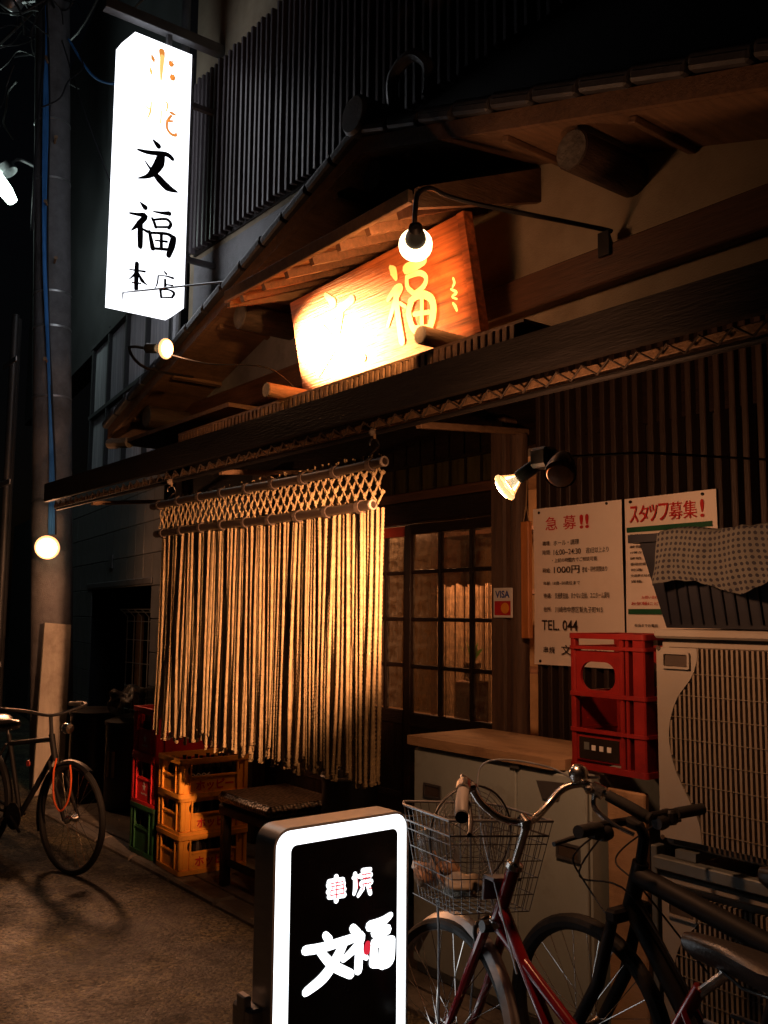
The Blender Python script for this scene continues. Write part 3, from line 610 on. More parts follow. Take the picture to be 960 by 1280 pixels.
for i in range(4):
    for j in range(2):
        np_('corrugated_panel', cgm, None, loc=(-.06 - i * .8, 0, 3.1 + j * .86))
for i in range(5): np_('panel_frame', MB().box(-.045 - i * .8, .0 - i * .8, .0, .1, 3.06, 4.85, .004), 'dark_wall')
for z in (3.055, 3.905, 4.77): np_('panel_frame', MB().box(-3.3, 0, -.005, .05, z, z + .05, .004), 'dark_wall')
np_('notice_plate', MB().box(-1.95, -1.8, -.008, .003, 2.06, 2.2), 'steel_dull')

fence = thing('mesh_fence', 'pale wire mesh fence panel with timber post standing in the dark bay', 'fence', (-9.5, .75, 0), world=True)
wm = MB()
for k in range(6): wm.tube([(-10.02 + k * .19, .75, .05), (-10.02 + k * .19, .75, 1.55), (-10.02 + k * .19, .7, 1.6), (-10.02 + k * .19, .66, 1.63)], .006, 5)
for z in (.3, .55, .8, 1.05, 1.3, 1.5): wm.tube([(-10.03, .745, z), (-9.05, .745, z)], .005, 5)
wm.tube([(-10.03, .7, 1.6), (-9.05, .7, 1.6)], .006, 5); wm.tube([(-10.03, .66, 1.63), (-9.05, .66, 1.63)], .006, 5)
obj('wire_panel', wm, 'white_pl', fence); obj('post', MB().box(-9.83, -9.74, .77, .83, 0, 1.58, .008), 'cab_top', fence)

# ------------------------------------------------------------------ projecting light-box sign
bl = thing('projecting_sign', 'tall glowing white box sign with black brush characters projecting from the wall', 'sign', (-6.6, -.6, 3.87), world=True)
ya, yb, za, zb = -.892, -.305, 3.885, 6.09
outl = [(ya, za), (ya + .5, za), (yb, za + .07), (yb, zb), (ya + .1, zb), (ya, zb - .14)]
outl = [(ya, za + .0), (yb - .1, za), (yb, za + .09), (yb, zb), (ya + .105, zb), (ya, zb - .135)]
obj('lightbox', MB().prism(outl, -6.6, -6.71, lambda a, b, d: (d, a, b)), 'em_sign', bl, smooth=False)
obj('edge_frame', MB().box(-6.705, -6.605, yb + .002, yb + .022, za + .1, zb - .02), 'steel_dull', bl, smooth=False)
fb = lambda u, v, d: (-6.6 + d, u, v)
for st in (BL_wen, BL_fu, BL_hon, BL_ten): obj('character', brush(st, fb, .003, 1.75), 'em_sign_d', bl, smooth=False)
for st, m_ in [([q], 'em_or') for q in BL_or1] + [([q], 'em_or2') for q in BL_or2]: obj('faded_stroke', brush(st, fb, .003 if m_ == 'em_or' else .0055, 1.6), m_, bl, smooth=False)
obj('bracket_arm', MB().bar((-6.66, -1.02, 6.26), (-6.66, 0, 6.26), .08, .09, .004), 'steel_dull', bl)
for z in (4.4, 5.7): obj('bracket', MB().bar((-6.66, yb + .024, z), (-6.66, 0, z), .04, .04), 'steel_dull', bl)
obj('hanger_plate', MB().box(-6.68, -6.64, -.5, -.46, 6.091, 6.214), 'steel_dull', bl)
obj('stay_rod', MB().tube([(-6.58, ya + .08, za + .1), (-6.58, ya + .08, za + .03), (-6.58, ya + .085, za + .1), (-5.42, -.46, 3.83)], .007, 6), 'galv', bl)
obj('guy_wire', MB().tube([(-6.7, -.8, 6.3), (-6.5, -.1, 7.3)], .008, 6), 'galv', bl)

# ------------------------------------------------------------------ hanging wooden board
A_ = Vector((-4.78, -.45, 3.52)); B_ = Vector((-3.2, -.45, 3.54)); C_ = Vector((-3.2, -.33, 2.955))
bn = (B_ - A_).cross(C_ - B_).normalized(); bx = (B_ - A_).normalized(); by = bx.cross(bn).normalized()
if by.z < 0: by = -by
if bn.y > 0: bn = -bn
bo = (A_ + B_) / 2
fbo = lambda u, v, d: tuple(bo + bx * u + by * v + bn * d)
bd = thing('wooden_signboard', 'broad reddish wooden signboard with carved gilt characters above the awning', 'signboard', (-4, -.4, 2.95), world=True)
obj('plank', MB().prism([(-.81, -.575), (.78, -.583), (.79, .005), (-.8, -.015)], -.05, 0, lambda a, b, d: fbo(a, b, d)), 'board', bd, smooth=False)
obj('edge_batten', MB().prism([(.735, -.58), (.782, -.583), (.792, .005), (.745, .004)], .002, .012, lambda a, b, d: fbo(a, b, d)), 'board', bd, smooth=False)
obj('character', brush(BD_fu, fbo, .004), 'gilt', bd, smooth=False)
obj('character', brush([[(-.42, -.07, .03), (-.36, -.13, .06)], [(-.62, -.2, .04), (-.4, -.2, .05), (-.18, -.16, .05)], [(-.3, -.2, .05), (-.42, -.36, .06), (-.62, -.5, .03)], [(-.52, -.22, .03), (-.36, -.4, .06), (-.16, -.5, .04)]], fbo, .004), 'gilt', bd, smooth=False)
obj('signature', brush(BD_sig, fbo, .004), 'gilt', bd, smooth=False)

# ------------------------------------------------------------------ lamps
def reflector_bulb(t, loc, d, s=1., em='em_bulb', holder=.09):
    """PAR bulb: funnel of glass and a domed lit lens, socket behind"""
    d = Vector(d).normalized(); o = Vector(loc)
    obj('socket', MB().lathe([(.022 * s, -holder - .07), (.03 * s, -holder - .06), (.03 * s, -.075 * s), (.024 * s, -.065 * s)], 14, o, d), 'black_plastic', t)
    obj('reflector', MB().lathe([(.018 * s, -.075 * s), (.026 * s, -.06 * s), (.045 * s, -.025 * s), (.058 * s, -.002)], 20, o, d, cap=False), 'bulb_glass', t)
    obj('lens_rim', MB().lathe([(.05 * s, -.008), (.06 * s, -.004), (.062 * s, .004 * s), (.057 * s, .012 * s), (.05 * s, .014 * s)], 24, o, d, cap=False), 'em_glow', t)
    obj('lens', MB().lathe([(.048 * s, .006 * s), (.049 * s, .014 * s), (.04 * s, .021 * s), (.02 * s, .026 * s), (.001, .027 * s)], 24, o, d), em, t)
WARM = (1, .435, .2); AMBER = (1, .46, .15)
# bulb on a long gooseneck in front of the board
gl = thing('gooseneck_lamp', 'lit reflector bulb on a long black gooseneck arm in front of the wooden signboard', 'lamp', (-2.65, 0, 3.36), world=True)
Bp = Vector((-3.02, -.905, 3.215))
obj('arm', MB().tube(smooth_path([(-2.655, -.03, 3.3), (-2.655, -.06, 3.36), (-2.66, -.1, 3.37), (-2.9, -.62, 3.42), (-2.96, -.78, 3.44), (-2.95, -.88, 3.44), (-2.925, -.97, 3.38), (-2.915, -.995, 3.29), (-2.93, -.985, 3.235)], 5), .011, 8), 'black_metal', gl)
obj('wall_plate', MB().box(-2.69, -2.62, -.09, -.077, 3.24, 3.36, .004), 'black_metal', gl)
gd = Vector((-.7, .58, -.04)).normalized(); bt0 = Bp - Vector((0, 0, -.03))
obj('socket', MB().lathe([(.012, -.145), (.03, -.13), (.036, -.075), (.043, -.05), (.047, -.02), (.04, -.012)], 18, Bp, gd), 'black_plastic', gl)
obj('bulb', MB().lathe([(.04, -.03), (.062, -.01), (.074, .02), (.074, .045), (.06, .07), (.03, .085), (.001, .088)], 20, Bp, gd), 'em_bulb_soft', gl)
lamp('bulb_light', gl, tuple(Bp + gd * .1), (-4.15, -.38, 3.15), 110, AMBER, 112, .9, .05)
point('bulb_spill', gl, tuple(Bp + gd * .12), 5.5, WARM, .06)
# reflector spot at the left aimed at the board
ll = thing('eave_spotlight', 'lit reflector spotlight on a thin arm under the glowing box sign', 'lamp', (-6.0, -.45, 3.1), world=True)
Lp = Vector((-5.36, -1.0, 3.243)); ld = Vector((.75, .36, -.12)).normalized()
reflector_bulb(ll, Lp, ld, 1.05)
obj('arm', MB().tube(smooth_path([tuple(Lp - ld * .15), tuple(Lp - ld * .3), (-5.9, -.9, 3.25), (-6.1, -.45, 3.3)], 5), .01, 6), 'black_metal', ll)
obj('power_cord', MB().tube(smooth_path([tuple(Lp - ld * .15), (-5.2, -.8, 3.15), (-4.95, -.5, 3.12), (-4.85, -.3, 2.95)], 6), .005, 5), 'black_cable', ll)
lamp('bulb_light', ll, tuple(Lp + ld * .03), (-4.52, -.42, 3.19), 3900, AMBER, 37, 1, .04)
point('bulb_spill', ll, tuple(Lp + ld * .07), 5, WARM, .04)
# lamp on the utility pole
pl_ = thing('pole_spotlight', 'lit round reflector lamp fixed low on the utility pole facing the street', 'lamp', (-8.55, -.6, 2.2), world=True)
Pp = Vector((-8.38, -.70, 2.165)); pd = (Vector((-3.5, -3.2, .6)) - Pp).normalized()
reflector_bulb(pl_, Pp, pd, 1.75, 'em_bulb')
obj('bracket', MB().bar(tuple(Pp - pd * .2), (-8.72, -.5, 2.2), .03, .03), 'black_metal', pl_)
lamp('bulb_light', pl_, tuple(Pp + pd * .06), (-2.6, -3.1, 0), 520, WARM, 50, .9, .16)
point('bulb_spill', pl_, tuple(Pp + pd * .1), 13, WARM, .06)
# twin spotlight over the posters
tw = thing('twin_spotlight', 'black twin spotlight, one lit bulb aimed at the rope curtain, the other off', 'lamp', (-2.1, -1.15, 2.1), world=True)
Tp = Vector((-1.99, -1.4, 1.985)); tdm = Vector((-.70, -.36, -.5)).normalized()
reflector_bulb(tw, Tp, tdm, .72, holder=.07)
JB = Vector((-1.855, -1.375, 2.06))
obj('junction_box', MB().box(JB.x - .035, JB.x + .035, JB.y - .03, JB.y + .03, JB.z - .03, JB.z + .03, .01), 'black_plastic', tw)
obj('spot_joint', MB().tube([tuple(Tp - tdm * .12), tuple(JB)], .016, 10), 'black_plastic', tw)
Up = Vector((-1.752, -1.42, 1.998)); ud = Vector((.35, -.55, -.55)).normalized()
obj('unlit_bulb', MB().lathe([(.02, -.08), (.02, -.05), (.035, -.015), (.042, .0), (.036, .015), (.016, .022), (.001, .023)], 20, Up, ud), 'chime', tw)
obj('unlit_shade', MB().lathe([(.022, -.09), (.026, -.08), (.038, -.045), (.044, -.015), (.045, .006)], 20, Up, ud, cap=False), 'black_metal', tw)
obj('second_joint', MB().tube([tuple(Up - ud * .09), tuple(JB)], .018, 10), 'black_plastic', tw)
obj('hanger', MB().tube([tuple(JB), (JB.x, -.9, 2.13), (JB.x, .0, 2.2)], .005, 6), 'black_metal', tw)
lamp('bulb_light', tw, tuple(Tp + tdm * .03), (-4.02, -.9, 1.68), 1500, WARM, 46, 1, .045)
point('bulb_spill', tw, tuple(Tp + tdm * .07), 30, WARM, .04)

# ------------------------------------------------------------------ rope curtain
nr = thing('rope_curtain', 'long straw rope shop curtain with knotted net band hanging from two bars', 'curtain', (-4.4, -.9, 2.27), world=True)
def zbar(x, z): return z + .008 * math.sin(x * 2.1)
for (xa, xb, z) in ((-5.62, -3.19, 2.268), (-5.55, -3.27, 2.085)):
    o = obj('bamboo_bar', MB().tube([(xa + (xb - xa) * t / 12, -.935, zbar(xa + (xb - xa) * t / 12, z)) for t in range(13)], .0225, 12), 'bamboo', nr)
    obj('bar_rim', MB().lathe([(.0228, -.012), (.024, 0), (.016, .003), (.016, -.02)], 14, (xb + .002, -.935, zbar(xb, z)), (1, 0, 0), cap=False), 'log_end', o)
    for k in range(9):
        xx = xa + .1 + k * (xb - xa - .2) / 8
        obj('bar_lashing', MB().tube([(xx - .016, -.93, zbar(xx, z)), (xx + .016, -.93, zbar(xx, z))], .031, 10), 'rope_dark', o)
net = MB(); NCOL = 34; x0, x1 = -5.5, -3.255; cw = (x1 - x0) / NCOL
rows = [2.255, 2.215, 2.17, 2.128, 2.09]
for c in range(NCOL + 1):
    for s in (-1, 1):
        pts = []
        for r_, z in enumerate(rows):
            off = (0 if r_ % 2 == 0 else s * cw / 2)
            pts.append((x0 + c * cw + off, -.915 - random.uniform(0, .008), zbar(x0 + c * cw, z)))
        net.tube(pts, .0058, 5)
    for r_ in (1, 2, 3):
        if r_ % 2 == 0: net.lathe([(.002, -.012), (.011, -.006), (.012, .004), (.003, .012)], 6, (x0 + c * cw, -.918, zbar(x0, rows[r_])))
        else: net.lathe([(.002, -.012), (.011, -.006), (.012, .004), (.003, .012)], 6, (x0 + (c + .5) * cw, -.918, zbar(x0, rows[r_])))
    for a in (-.3, .5):
        net.tube([(x0 + c * cw, -.905, 2.27), (x0 + c * cw + a * .02, -.912, 2.30 + random.uniform(0, .02))], .004, 4)
obj('knotted_net', net, 'rope', nr)
def rope_mesh(seed):
    rd = random.Random(seed); m = MB(); n = 380; seg = 8; L = 1.22; pitch = .036; r0 = .0078; v = []; f = []
    p1, p2 = rd.uniform(0, 6), rd.uniform(0, 6)
    for i in range(n + 1):
        t = i / n; z = -L * t; ox = .004 * math.sin(t * 5 + p1) * t; oy = .01 * math.sin(t * 4 + p2) * t
        fr = 1 + (.5 * rd.random() if t > .985 else 0)
        for k in range(seg):
            a = 2 * PI * k / seg; r = r0 * (1 + .2 * math.cos(2 * a - 2 * PI * 2 * z / pitch)) * fr
            v.append((ox + r * math.cos(a), oy + r * math.sin(a), z))
    for i in range(n):
        for k in range(seg):
            l = (k + 1) % seg; f.append((i * seg + k, i * seg + l, (i + 1) * seg + l, (i + 1) * seg + k))
    m.add(v, f); me = m.mesh('rope_strand', True, 80); me.materials.append(MT['rope']); return me
ropes = [rope_mesh(s) for s in range(9)]
NS = 224
for k in range(NS):
    t = (k + .5) / NS; xx = -5.5 + t * 2.235 + random.uniform(-.006, .006)
    grp = .006 * math.sin(k * .55) + .005 * math.sin(k * 1.7)
    o = obj('rope_strand', ropes[random.randrange(9)], None, nr)
    o.location = (xx, -.905 + (.017 if k % 2 else -.008) + random.uniform(-.009, .009) + grp, 2.072)
    ln = .985 + random.uniform(-.03, .02) + (.02 * math.sin(k * .4))
    o.scale = (1, 1, ln * (1 if random.random() > .04 else .93)); o.rotation_euler = (random.uniform(-.016, .016), random.uniform(-.01, .012), random.uniform(0, 6.28))
for i, (xx, nm) in enumerate(((-3.31, 'steel S-hook holding the rope curtain, the one by the door'), (-5.42, 'steel S-hook holding the rope curtain, the one by the dark bay'))):
    h = thing('curtain_hook', nm, 'hook', (xx, -.9, 2.27), 0, 'hooks of the rope curtain', world=True)
    pts = []
    for a in range(-60, 200, 20): pts.append((xx + .003, -.9 + .028 * math.cos(R(a)), 2.36 + .028 * math.sin(R(a))))
    pts = [(xx, -.9 + .026 * math.cos(R(a)), 2.362 + .026 * math.sin(R(a))) for a in range(200, -61, -20)] + [(xx, -.9 - .03 * math.cos(R(a)), 2.285 + .034 * math.sin(R(a))) for a in range(60, -181, -20)]
    obj('hook', MB().tube(pts, .0045, 8), 'chrome', h)
    obj('cord', MB().tube([(xx, -.9, 2.385), (xx, -.9, 2.43)], .007, 6), 'cord', h)
    obj('cord_knot', MB().lathe([(.002, -.018), (.014, -.01), (.016, .004), (.004, .018)], 10, (xx, -.915, 2.415)), 'log_end', h)

# ------------------------------------------------------------------ posters, sticker, chime
fw_ = lambda x0, z0, y: (lambda a, b, d: (x0 + a, y - d, z0 + b))
def sheet(x0, x1, z0, z1, y, seedv, amp=.004):
    m = MB(); nx, nz = 14, 18; rd = random.Random(seedv); ph = [rd.uniform(0, 6) for _ in range(4)]; v = []
    def Y(u, w): return y - amp * (math.sin(u * 6 + ph[0]) * .4 + math.sin(w * 5 + ph[1]) * .3 + .3 * math.sin(u * 3 + w * 4 + ph[2]))
    for side in (0, .0012):
        for i in range(nx + 1):
            for j in range(nz + 1):
                v.append((x0 + (x1 - x0) * i / nx, Y(i / nx, j / nz) + side, z0 + (z1 - z0) * j / nz))
    n1 = (nx + 1) * (nz + 1); f = []
    for i in range(nx):
        for j in range(nz):
            a = i * (nz + 1) + j; q = (a, a + nz + 1, a + nz + 2, a + 1); f.append(q); f.append(tuple(n1 + t for t in q[::-1]))
    m.add(v, f); return m
PY = -.05
po = thing('recruitment_poster', 'pale paper poster with red heading and wage line, beside the wooden chime', 'poster', (-2.87, -.05, 1.38), group='posters on the slatted wall', world=True)
obj('paper', sheet(-3.139, -2.607, 1.369, 2.115, PY, 3, .007), 'paper', po)
TY = PY - .0085
def tline(parent, s, x, z, w, h, m='black_ink', bold=0., y=TY): obj('lettering', text_fit(s, w, h, fw_(x, z, y), .0005, bold), m, parent, smooth=False)
tline(po, '急', -3.055, 2.005, .075, .064, 'red_ink', .008); tline(po, '募', -2.945, 2.002, .08, .066, 'red_ink', .006); tline(po, '!!', -2.845, 2.0, .055, .066, 'red_ink', .03)
for (s, x, z, w, h) in (('職種:', -3.075, 1.932, .05, .022), ('ホール・調理', -3.005, 1.929, .155, .026), ('時間:', -3.075, 1.888, .05, .024), ('16:00~24:30', -3.005, 1.885, .165, .026), ('週3日以上より', -2.81, 1.885, .13, .026),
                        ('・上記の時間内でご相談可能', -3.015, 1.85, .27, .02), ('時給:', -3.075, 1.802, .05, .024), ('1000円', -3.005, 1.797, .155, .036), ('昇給・研修期間あり', -2.835, 1.8, .145, .024),
                        ('年齢: 18歳~50歳位まで', -3.072, 1.744, .225, .018), ('待遇:', -3.072, 1.682, .05, .024), ('交通費支給、まかない支給、ユニホーム貸与', -3.0, 1.68, .32, .028),
                        ('住所:', -3.072, 1.618, .05, .024), ('川崎市中原区新丸子町915', -3.0, 1.615, .28, .028), ('TEL. 044', -3.085, 1.532, .22, .048), ('串焼', -3.075, 1.425, .07, .03), ('文福', -2.965, 1.42, .12, .046), ('(しやき ぶん)', -2.82, 1.424, .12, .026)):
    tline(po, s, x, z, w, h, 'black_ink', .012 if h > .03 else .006)
for (x, z) in ((-3.10, 2.095), (-2.69, 2.105), (-3.1, 1.385)): obj('poster_pin', MB().lathe([(.001, -.004), (.007, -.002), (.007, .003)], 8, (x, PY - .004, z), (0, -1, 0)), 'black_metal', po)
p2 = thing('staff_poster', 'pale paper poster with red heading and green bars, half hidden by the polka-dot planter', 'poster', (-2.36, -.05, 1.53), group='posters on the slatted wall', world=True)
obj('paper', sheet(-2.597, -2.14, 1.525, 2.116, PY + .004, 9, .006), 'paper', p2)
for (s, x, w) in (('ス', -2.565, .045), ('タ', -2.517, .05), ('ッ', -2.463, .042), ('フ', -2.415, .05), ('募', -2.362, .065), ('集', -2.293, .065), ('!', -2.212, .018)): tline(p2, s, x, 2.005, w, .075, 'red_ink', .012 if w < .06 else .004, TY + .003)
for z in (1.965, 1.61): obj('green_bar', MB().box(-2.58, -2.16, TY + .001, TY + .003, z, z + .022), 'green_ink', p2)
for i in range(9):
    s = ['勤務地', 'ホール・調理スタッフ', '時間', '17時から24時', '時給', '委細面談', '待遇', '交通費支給あり', '資格'][i]
    tline(p2, s, -2.565, 1.945 - i * .025, .035 + .012 * len(s), .012, 'black_ink', .01, TY + .003)
tline(p2, 'お問い合わせは', -2.51, 1.675, .12, .014, 'red_ink', .01, TY + .003); tline(p2, 'お気軽にどうぞ', -2.565, 1.648, .2, .015, 'red_ink', .01, TY + .003); tline(p2, '担当までお電話', -2.55, 1.555, .12, .014, 'black_ink', .01, TY + .003)
for (x, z) in ((-2.56, 2.1), (-2.2, 2.1)): obj('poster_pin', MB().lathe([(.001, -.004), (.007, -.002), (.007, .003)], 8, (x, PY - .004, z), (0, -1, 0)), 'black_metal', p2)

cs = thing('card_sticker', 'small white card-payment sticker on the door post', 'sticker', (-3.3, -.1, 1.59), world=True)
obj('plate', MB().box(-3.365, -3.235, -.105, -.099, 1.588, 1.735, .002), 'white_pl', cs)
tline(cs, 'VISA', -3.35, 1.685, .1, .036, 'blue_ink', .03, -.1065)
obj('card_panel', MB().box(-3.355, -3.245, -.107, -.1055, 1.6, 1.67), 'red_ink', cs)
for (cx_, m_) in ((-3.32, 'red_ink'), (-3.28, 'orange_ink')): obj('card_disc', MB().lathe([(.027, 0), (.027, .002)], 18, (cx_, -.107 - (.001 if m_ == 'orange_ink' else 0), 1.635), (0, -1, 0)), m_, cs)
ch = thing('wooden_chime', 'long thin orange-brown wooden board hanging by a cord beside the posters', 'wooden board', (-3.12, -.12, 1.5), world=True)
obj('board', MB().box(-3.148, -3.097, -.135, -.105, 1.492, 2.05, .004), 'chime', ch)
obj('cord', MB().tube([(-3.14, -.12, 2.05), (-3.122, -.12, 2.13), (-3.13, -.1, 2.3)], .003, 5).tube([(-3.105, -.12, 2.05), (-3.122, -.12, 2.13)], .003, 5), 'cord', ch)

# ------------------------------------------------------------------ bottle crates
def slot_plate(mb, w, h, hw, hh, hcx, hcy, r, d0, d1, fn, n=6):
    """plate w x h (u from -w/2, v from 0) with one rounded opening"""
    inner = rrect(hw, hh, r, n, hcx, hcy); outer = []
    q = [(w / 2, h), (-w / 2, h), (-w / 2, 0), (w / 2, 0)]
    for k in range(4):
        cxn, cyn = q[k]; pts = inner[k * (n + 1):(k + 1) * (n + 1)]
        for j, (a, b) in enumerate(pts):
            t = j / n; (a0, b0), (a1, b1) = pts[0], pts[-1]
            if k % 2 == 0:      # from a vertical edge to a horizontal one
                outer.append((cxn, b0 + (cyn - b0) * min(1, t * 2)) if t <= .5 else (cxn + (a1 - cxn) * (t - .5) * 2, cyn))
            else:
                outer.append((a0 + (cxn - a0) * min(1, t * 2), cyn) if t <= .5 else (cxn, cyn + (b1 - cyn) * (t - .5) * 2))
    mb.ring_plate(outer, inner, d0, d1, fn)
def crate(label, m, Wd, Ld, H, loc, rz, group, words=None, star=None, wm='red_ink', insert=True):
    t = thing('bottle_crate', label, 'crate', loc, rz, group)
    hx, hy = Wd / 2, Ld / 2
    faces = {'x+': (lambda a, b, d: (hx + d, a, b), Ld), 'x-': (lambda a, b, d: (-hx - d, a, b), Ld), 'y-': (lambda a, b, d: (a, -hy - d, b), Wd), 'y+': (lambda a, b, d: (a, hy + d, b), Wd)}
    for key, (fn, w) in faces.items():
        b = MB(); ph = H - .05
        slot_plate(b, w - .06, ph, (w - .06) * .86, ph * .36, 0, ph * .74, .03, -.024, -.012, lambda a, v, d: fn(a, v + .025, d))
        obj('side_panel', b, m, t)
        rb = MB()
        for a in (-w / 2 + .075, w / 2 - .075):
            p0 = fn(a - .005, .03, -.013); p1 = fn(a + .005, H - .03, -.002)
            rb.box(min(p0[0], p1[0]), max(p0[0], p1[0]), min(p0[1], p1[1]), max(p0[1], p1[1]), p0[2], p1[2])
        p0 = fn(-w / 2 + .08, H * .5, -.013); p1 = fn(w / 2 - .08, H * .5 + .008, -.004)
        rb.box(min(p0[0], p1[0]), max(p0[0], p1[0]), min(p0[1], p1[1]), max(p0[1], p1[1]), p0[2], p1[2])
        obj('rib', rb, m, t)
    for sx in (-1, 1):
        for sy in (-1, 1):
            obj('corner_post', MB().box(sx * hx - sx * .035, sx * hx - sx * .004, sy * hy - sy * .035, sy * hy - sy * .004, .027, H - .031, .006), m, t)
    for (z0, z1, e) in ((0, .026, 0), (H - .03, H - .004, .003)):
        o_ = rrect(Wd + e * 2, Ld + e * 2, .02, 3); i_ = rrect(Wd - .05, Ld - .05, .015, 3)
        obj('rim', MB().ring_plate(o_, i_, z0, z1, lambda a, b, d: (a, b, d)), m, t)
    obj('base_grid', MB().box(-hx + .03, hx - .03, -hy + .03, hy - .03, .01, .02), m, t)
    if insert:
        dv = MB()
        for k in range(1, 4): dv.box(-hx + .03 + k * (Wd - .06) / 4 - .003, -hx + .03 + k * (Wd - .06) / 4 + .003, -hy + .03, hy - .03, .02, H * .7)
        for k in range(1, 5): dv.box(-hx + .03, hx - .03, -hy + .03 + k * (Ld - .06) / 5 - .003, -hy + .03 + k * (Ld - .06) / 5 + .003, .02, H * .7)
        obj('divider', dv, 'dark_pl', t)
        bt_ = MB()
        for i in range(4):
            for j in range(5):
                bt_.lathe([(.028, .0), (.029, .12), (.012, .17), (.012, H - .045), (.014, H - .04)], 8, (-hx + .03 + (i + .5) * (Wd - .06) / 4, -hy + .03 + (j + .5) * (Ld - .06) / 5, .02))
        obj('bottles', bt_, 'dark_pl', t, kind='stuff')
    if words:
        s, wd, hh, u, v, mm = words
        obj('lettering', text_fit(s, wd, hh, lambda a, b, d: (hx - .0115 + d, u + a, v + b), .001, .03), mm, t, smooth=False)
    if star:
        s, sz, u, v = star
        obj('emblem', text_fit(s, sz, sz, lambda a, b, d: (u + a, -hy + .0115 - d, v + b), .001, 0), 'white_pl', t, smooth=False)
        obj('emblem_word', text_fit('SAPPORO', sz * 1.5, sz * .22, lambda a, b, d: (u - sz * .25 + a, -hy + .0115 - d, v - sz * .4 + b), .001, .02), 'white_pl', t, smooth=False)
    return t
ZP = .037
yc = (-5.46, -.6); G1 = 'yellow crates stacked under the rope curtain'
wds = ('ホッピー', .25, .062, -.12, .038, 'red_ink')
zs = .224
for i, (nm, dx, dy, rz) in enumerate((('yellow bottle crate at the bottom of its stack of three', 0, 0, 0), ('yellow bottle crate in the middle of its stack of three', -.004, .004, .012), ('yellow bottle crate on top of its stack, red katakana on its side', .006, -.006, -.02))):
    c = crate(nm, 'yellow_pl', .36, .46, .235, (yc[0] + dx, yc[1] + dy, ZP + i * zs), rz + R(-2), G1, wds)
    if i == 2:
        # printed hop pattern beside the word
        hp = [[(-.16 + .018 * k, .12 + (.012 if k % 2 else 0), .007) for k in range(9)], [(-.16 + .018 * k, .135 + (.012 if k % 2 else 0), .007) for k in range(8)]]
        obj('zigzag_print', brush(hp, lambda a, b, d: (.18 - .0113 + d, a, b - .005), .001), 'white_pl', c, smooth=False)
G2 = 'crates stacked by the wall behind the yellow ones'
rw = ('SAPPORO', .3, .05, -.17, .16, 'white_pl')
crate('dark green bottle crate at the foot of the red stack', 'green_pl', .38, .47, .32, (-5.9, -.58, ZP), 0, G2)
crate('red bottle crate in the middle, standing on the green one', 'red_pl', .38, .47, .32, (-5.905, -.575, ZP + .31), .01, G2, ('SAPPORO', .3, .05, -.17, .07, 'white_pl'), ('★', .06, -.03, .09))
crate('topmost red bottle crate with white star, on the stack by the wall', 'red_pl', .38, .47, .32, (-5.9, -.58, ZP + .62), -.015, G2, ('SAPPORO', .3, .05, -.17, .12, 'white_pl'), ('★', .06, -.03, .09))

# ------------------------------------------------------------------ red crate standing on end on the cabinet
MT['red_shaded'] = mat('shaded_red_plastic', (.26, .016, .014), .45, var=.2, scale=6, bump=.08, alt=(.12, .01, .01), altscale=8, altlo=.52, althi=.8)  # darker copy of the red plastic, this crate's shade put into the colour
rc = thing('red_crate', 'red plastic crate standing on end on the steel cabinet, poster seen through it', 'crate', (-2.26, -.46, 1.03))
cw_, chh, cdp = .345, .505, .3
fr = lambda a, b, d: (a, -cdp / 2 - d, b)
b = MB(); slot_plate(b, .225, .155, .165, .105, 0, .062, .05, -.02, -.008, lambda a, v, d: fr(a - .045, v + .285, d)); obj('front_panel', b, 'red_shaded', rc)
b = MB(); slot_plate(b, .225, .155, .165, .105, 0, .062, .05, -.02, -.008, lambda a, v, d: (a - .045, cdp / 2 + d, v + .285)); obj('back_panel', b, 'red_shaded', rc)
obj('front_panel', MB().box(-.155, .065, -.142, -.13, .03, .135, .004), 'red_shaded', rc)
for (a, bb) in ((-.172, -.148), (.058, .078), (.085, .1), (.118, .172)): obj('upright', MB().box(a, bb, -.15, -.12 if bb < .1 else -.09, .004, .5, .005), 'red_shaded', rc)
for (a, bb) in ((-.172, -.14), (.13, .172)): obj('upright', MB().box(a, bb, .11, .15, .004, .5, .005), 'red_shaded', rc)
for (z0, z1) in ((0, .022), (.137, .15), (.27, .285), (.445, .458), (.485, .505)):
    obj('cross_rail', MB().ring_plate(rrect(.355, .31, .015, 3), rrect(.31, .265, .01, 3), z0, z1, lambda a, b, d: (a, b, d)), 'red_shaded', rc)
for s in (-1, 1): obj('side_panel', MB().box(s * .168, s * .158, -.14, .14, .02, .26, .003), 'red_shaded', rc)
arch = [(-.05, .15), (.02, .15), (.0, .17), (-.008, .26), (-.03, .26), (-.038, .17)]
obj('divider', MB().prism(arch, .02, .03, lambda a, b, d: (a, d, b)), 'red_shaded', rc, smooth=False)
obj('side_panel', MB().box(-.15, .15, .13, .14, .02, .14, .003), 'red_shaded', rc)
lb = obj('label_plate', MB().box(-.135, .05, -.146, -.1425, .04, .118), 'dark_pl', rc)
for k in range(4): obj('label_mark', MB().box(-.11 + k * .036, -.086 + k * .036 - (.006 if k else 0), -.1485, -.1465, .073, .092 if k else .1), 'ac_rail' if k == 0 else 'white_pl', rc)

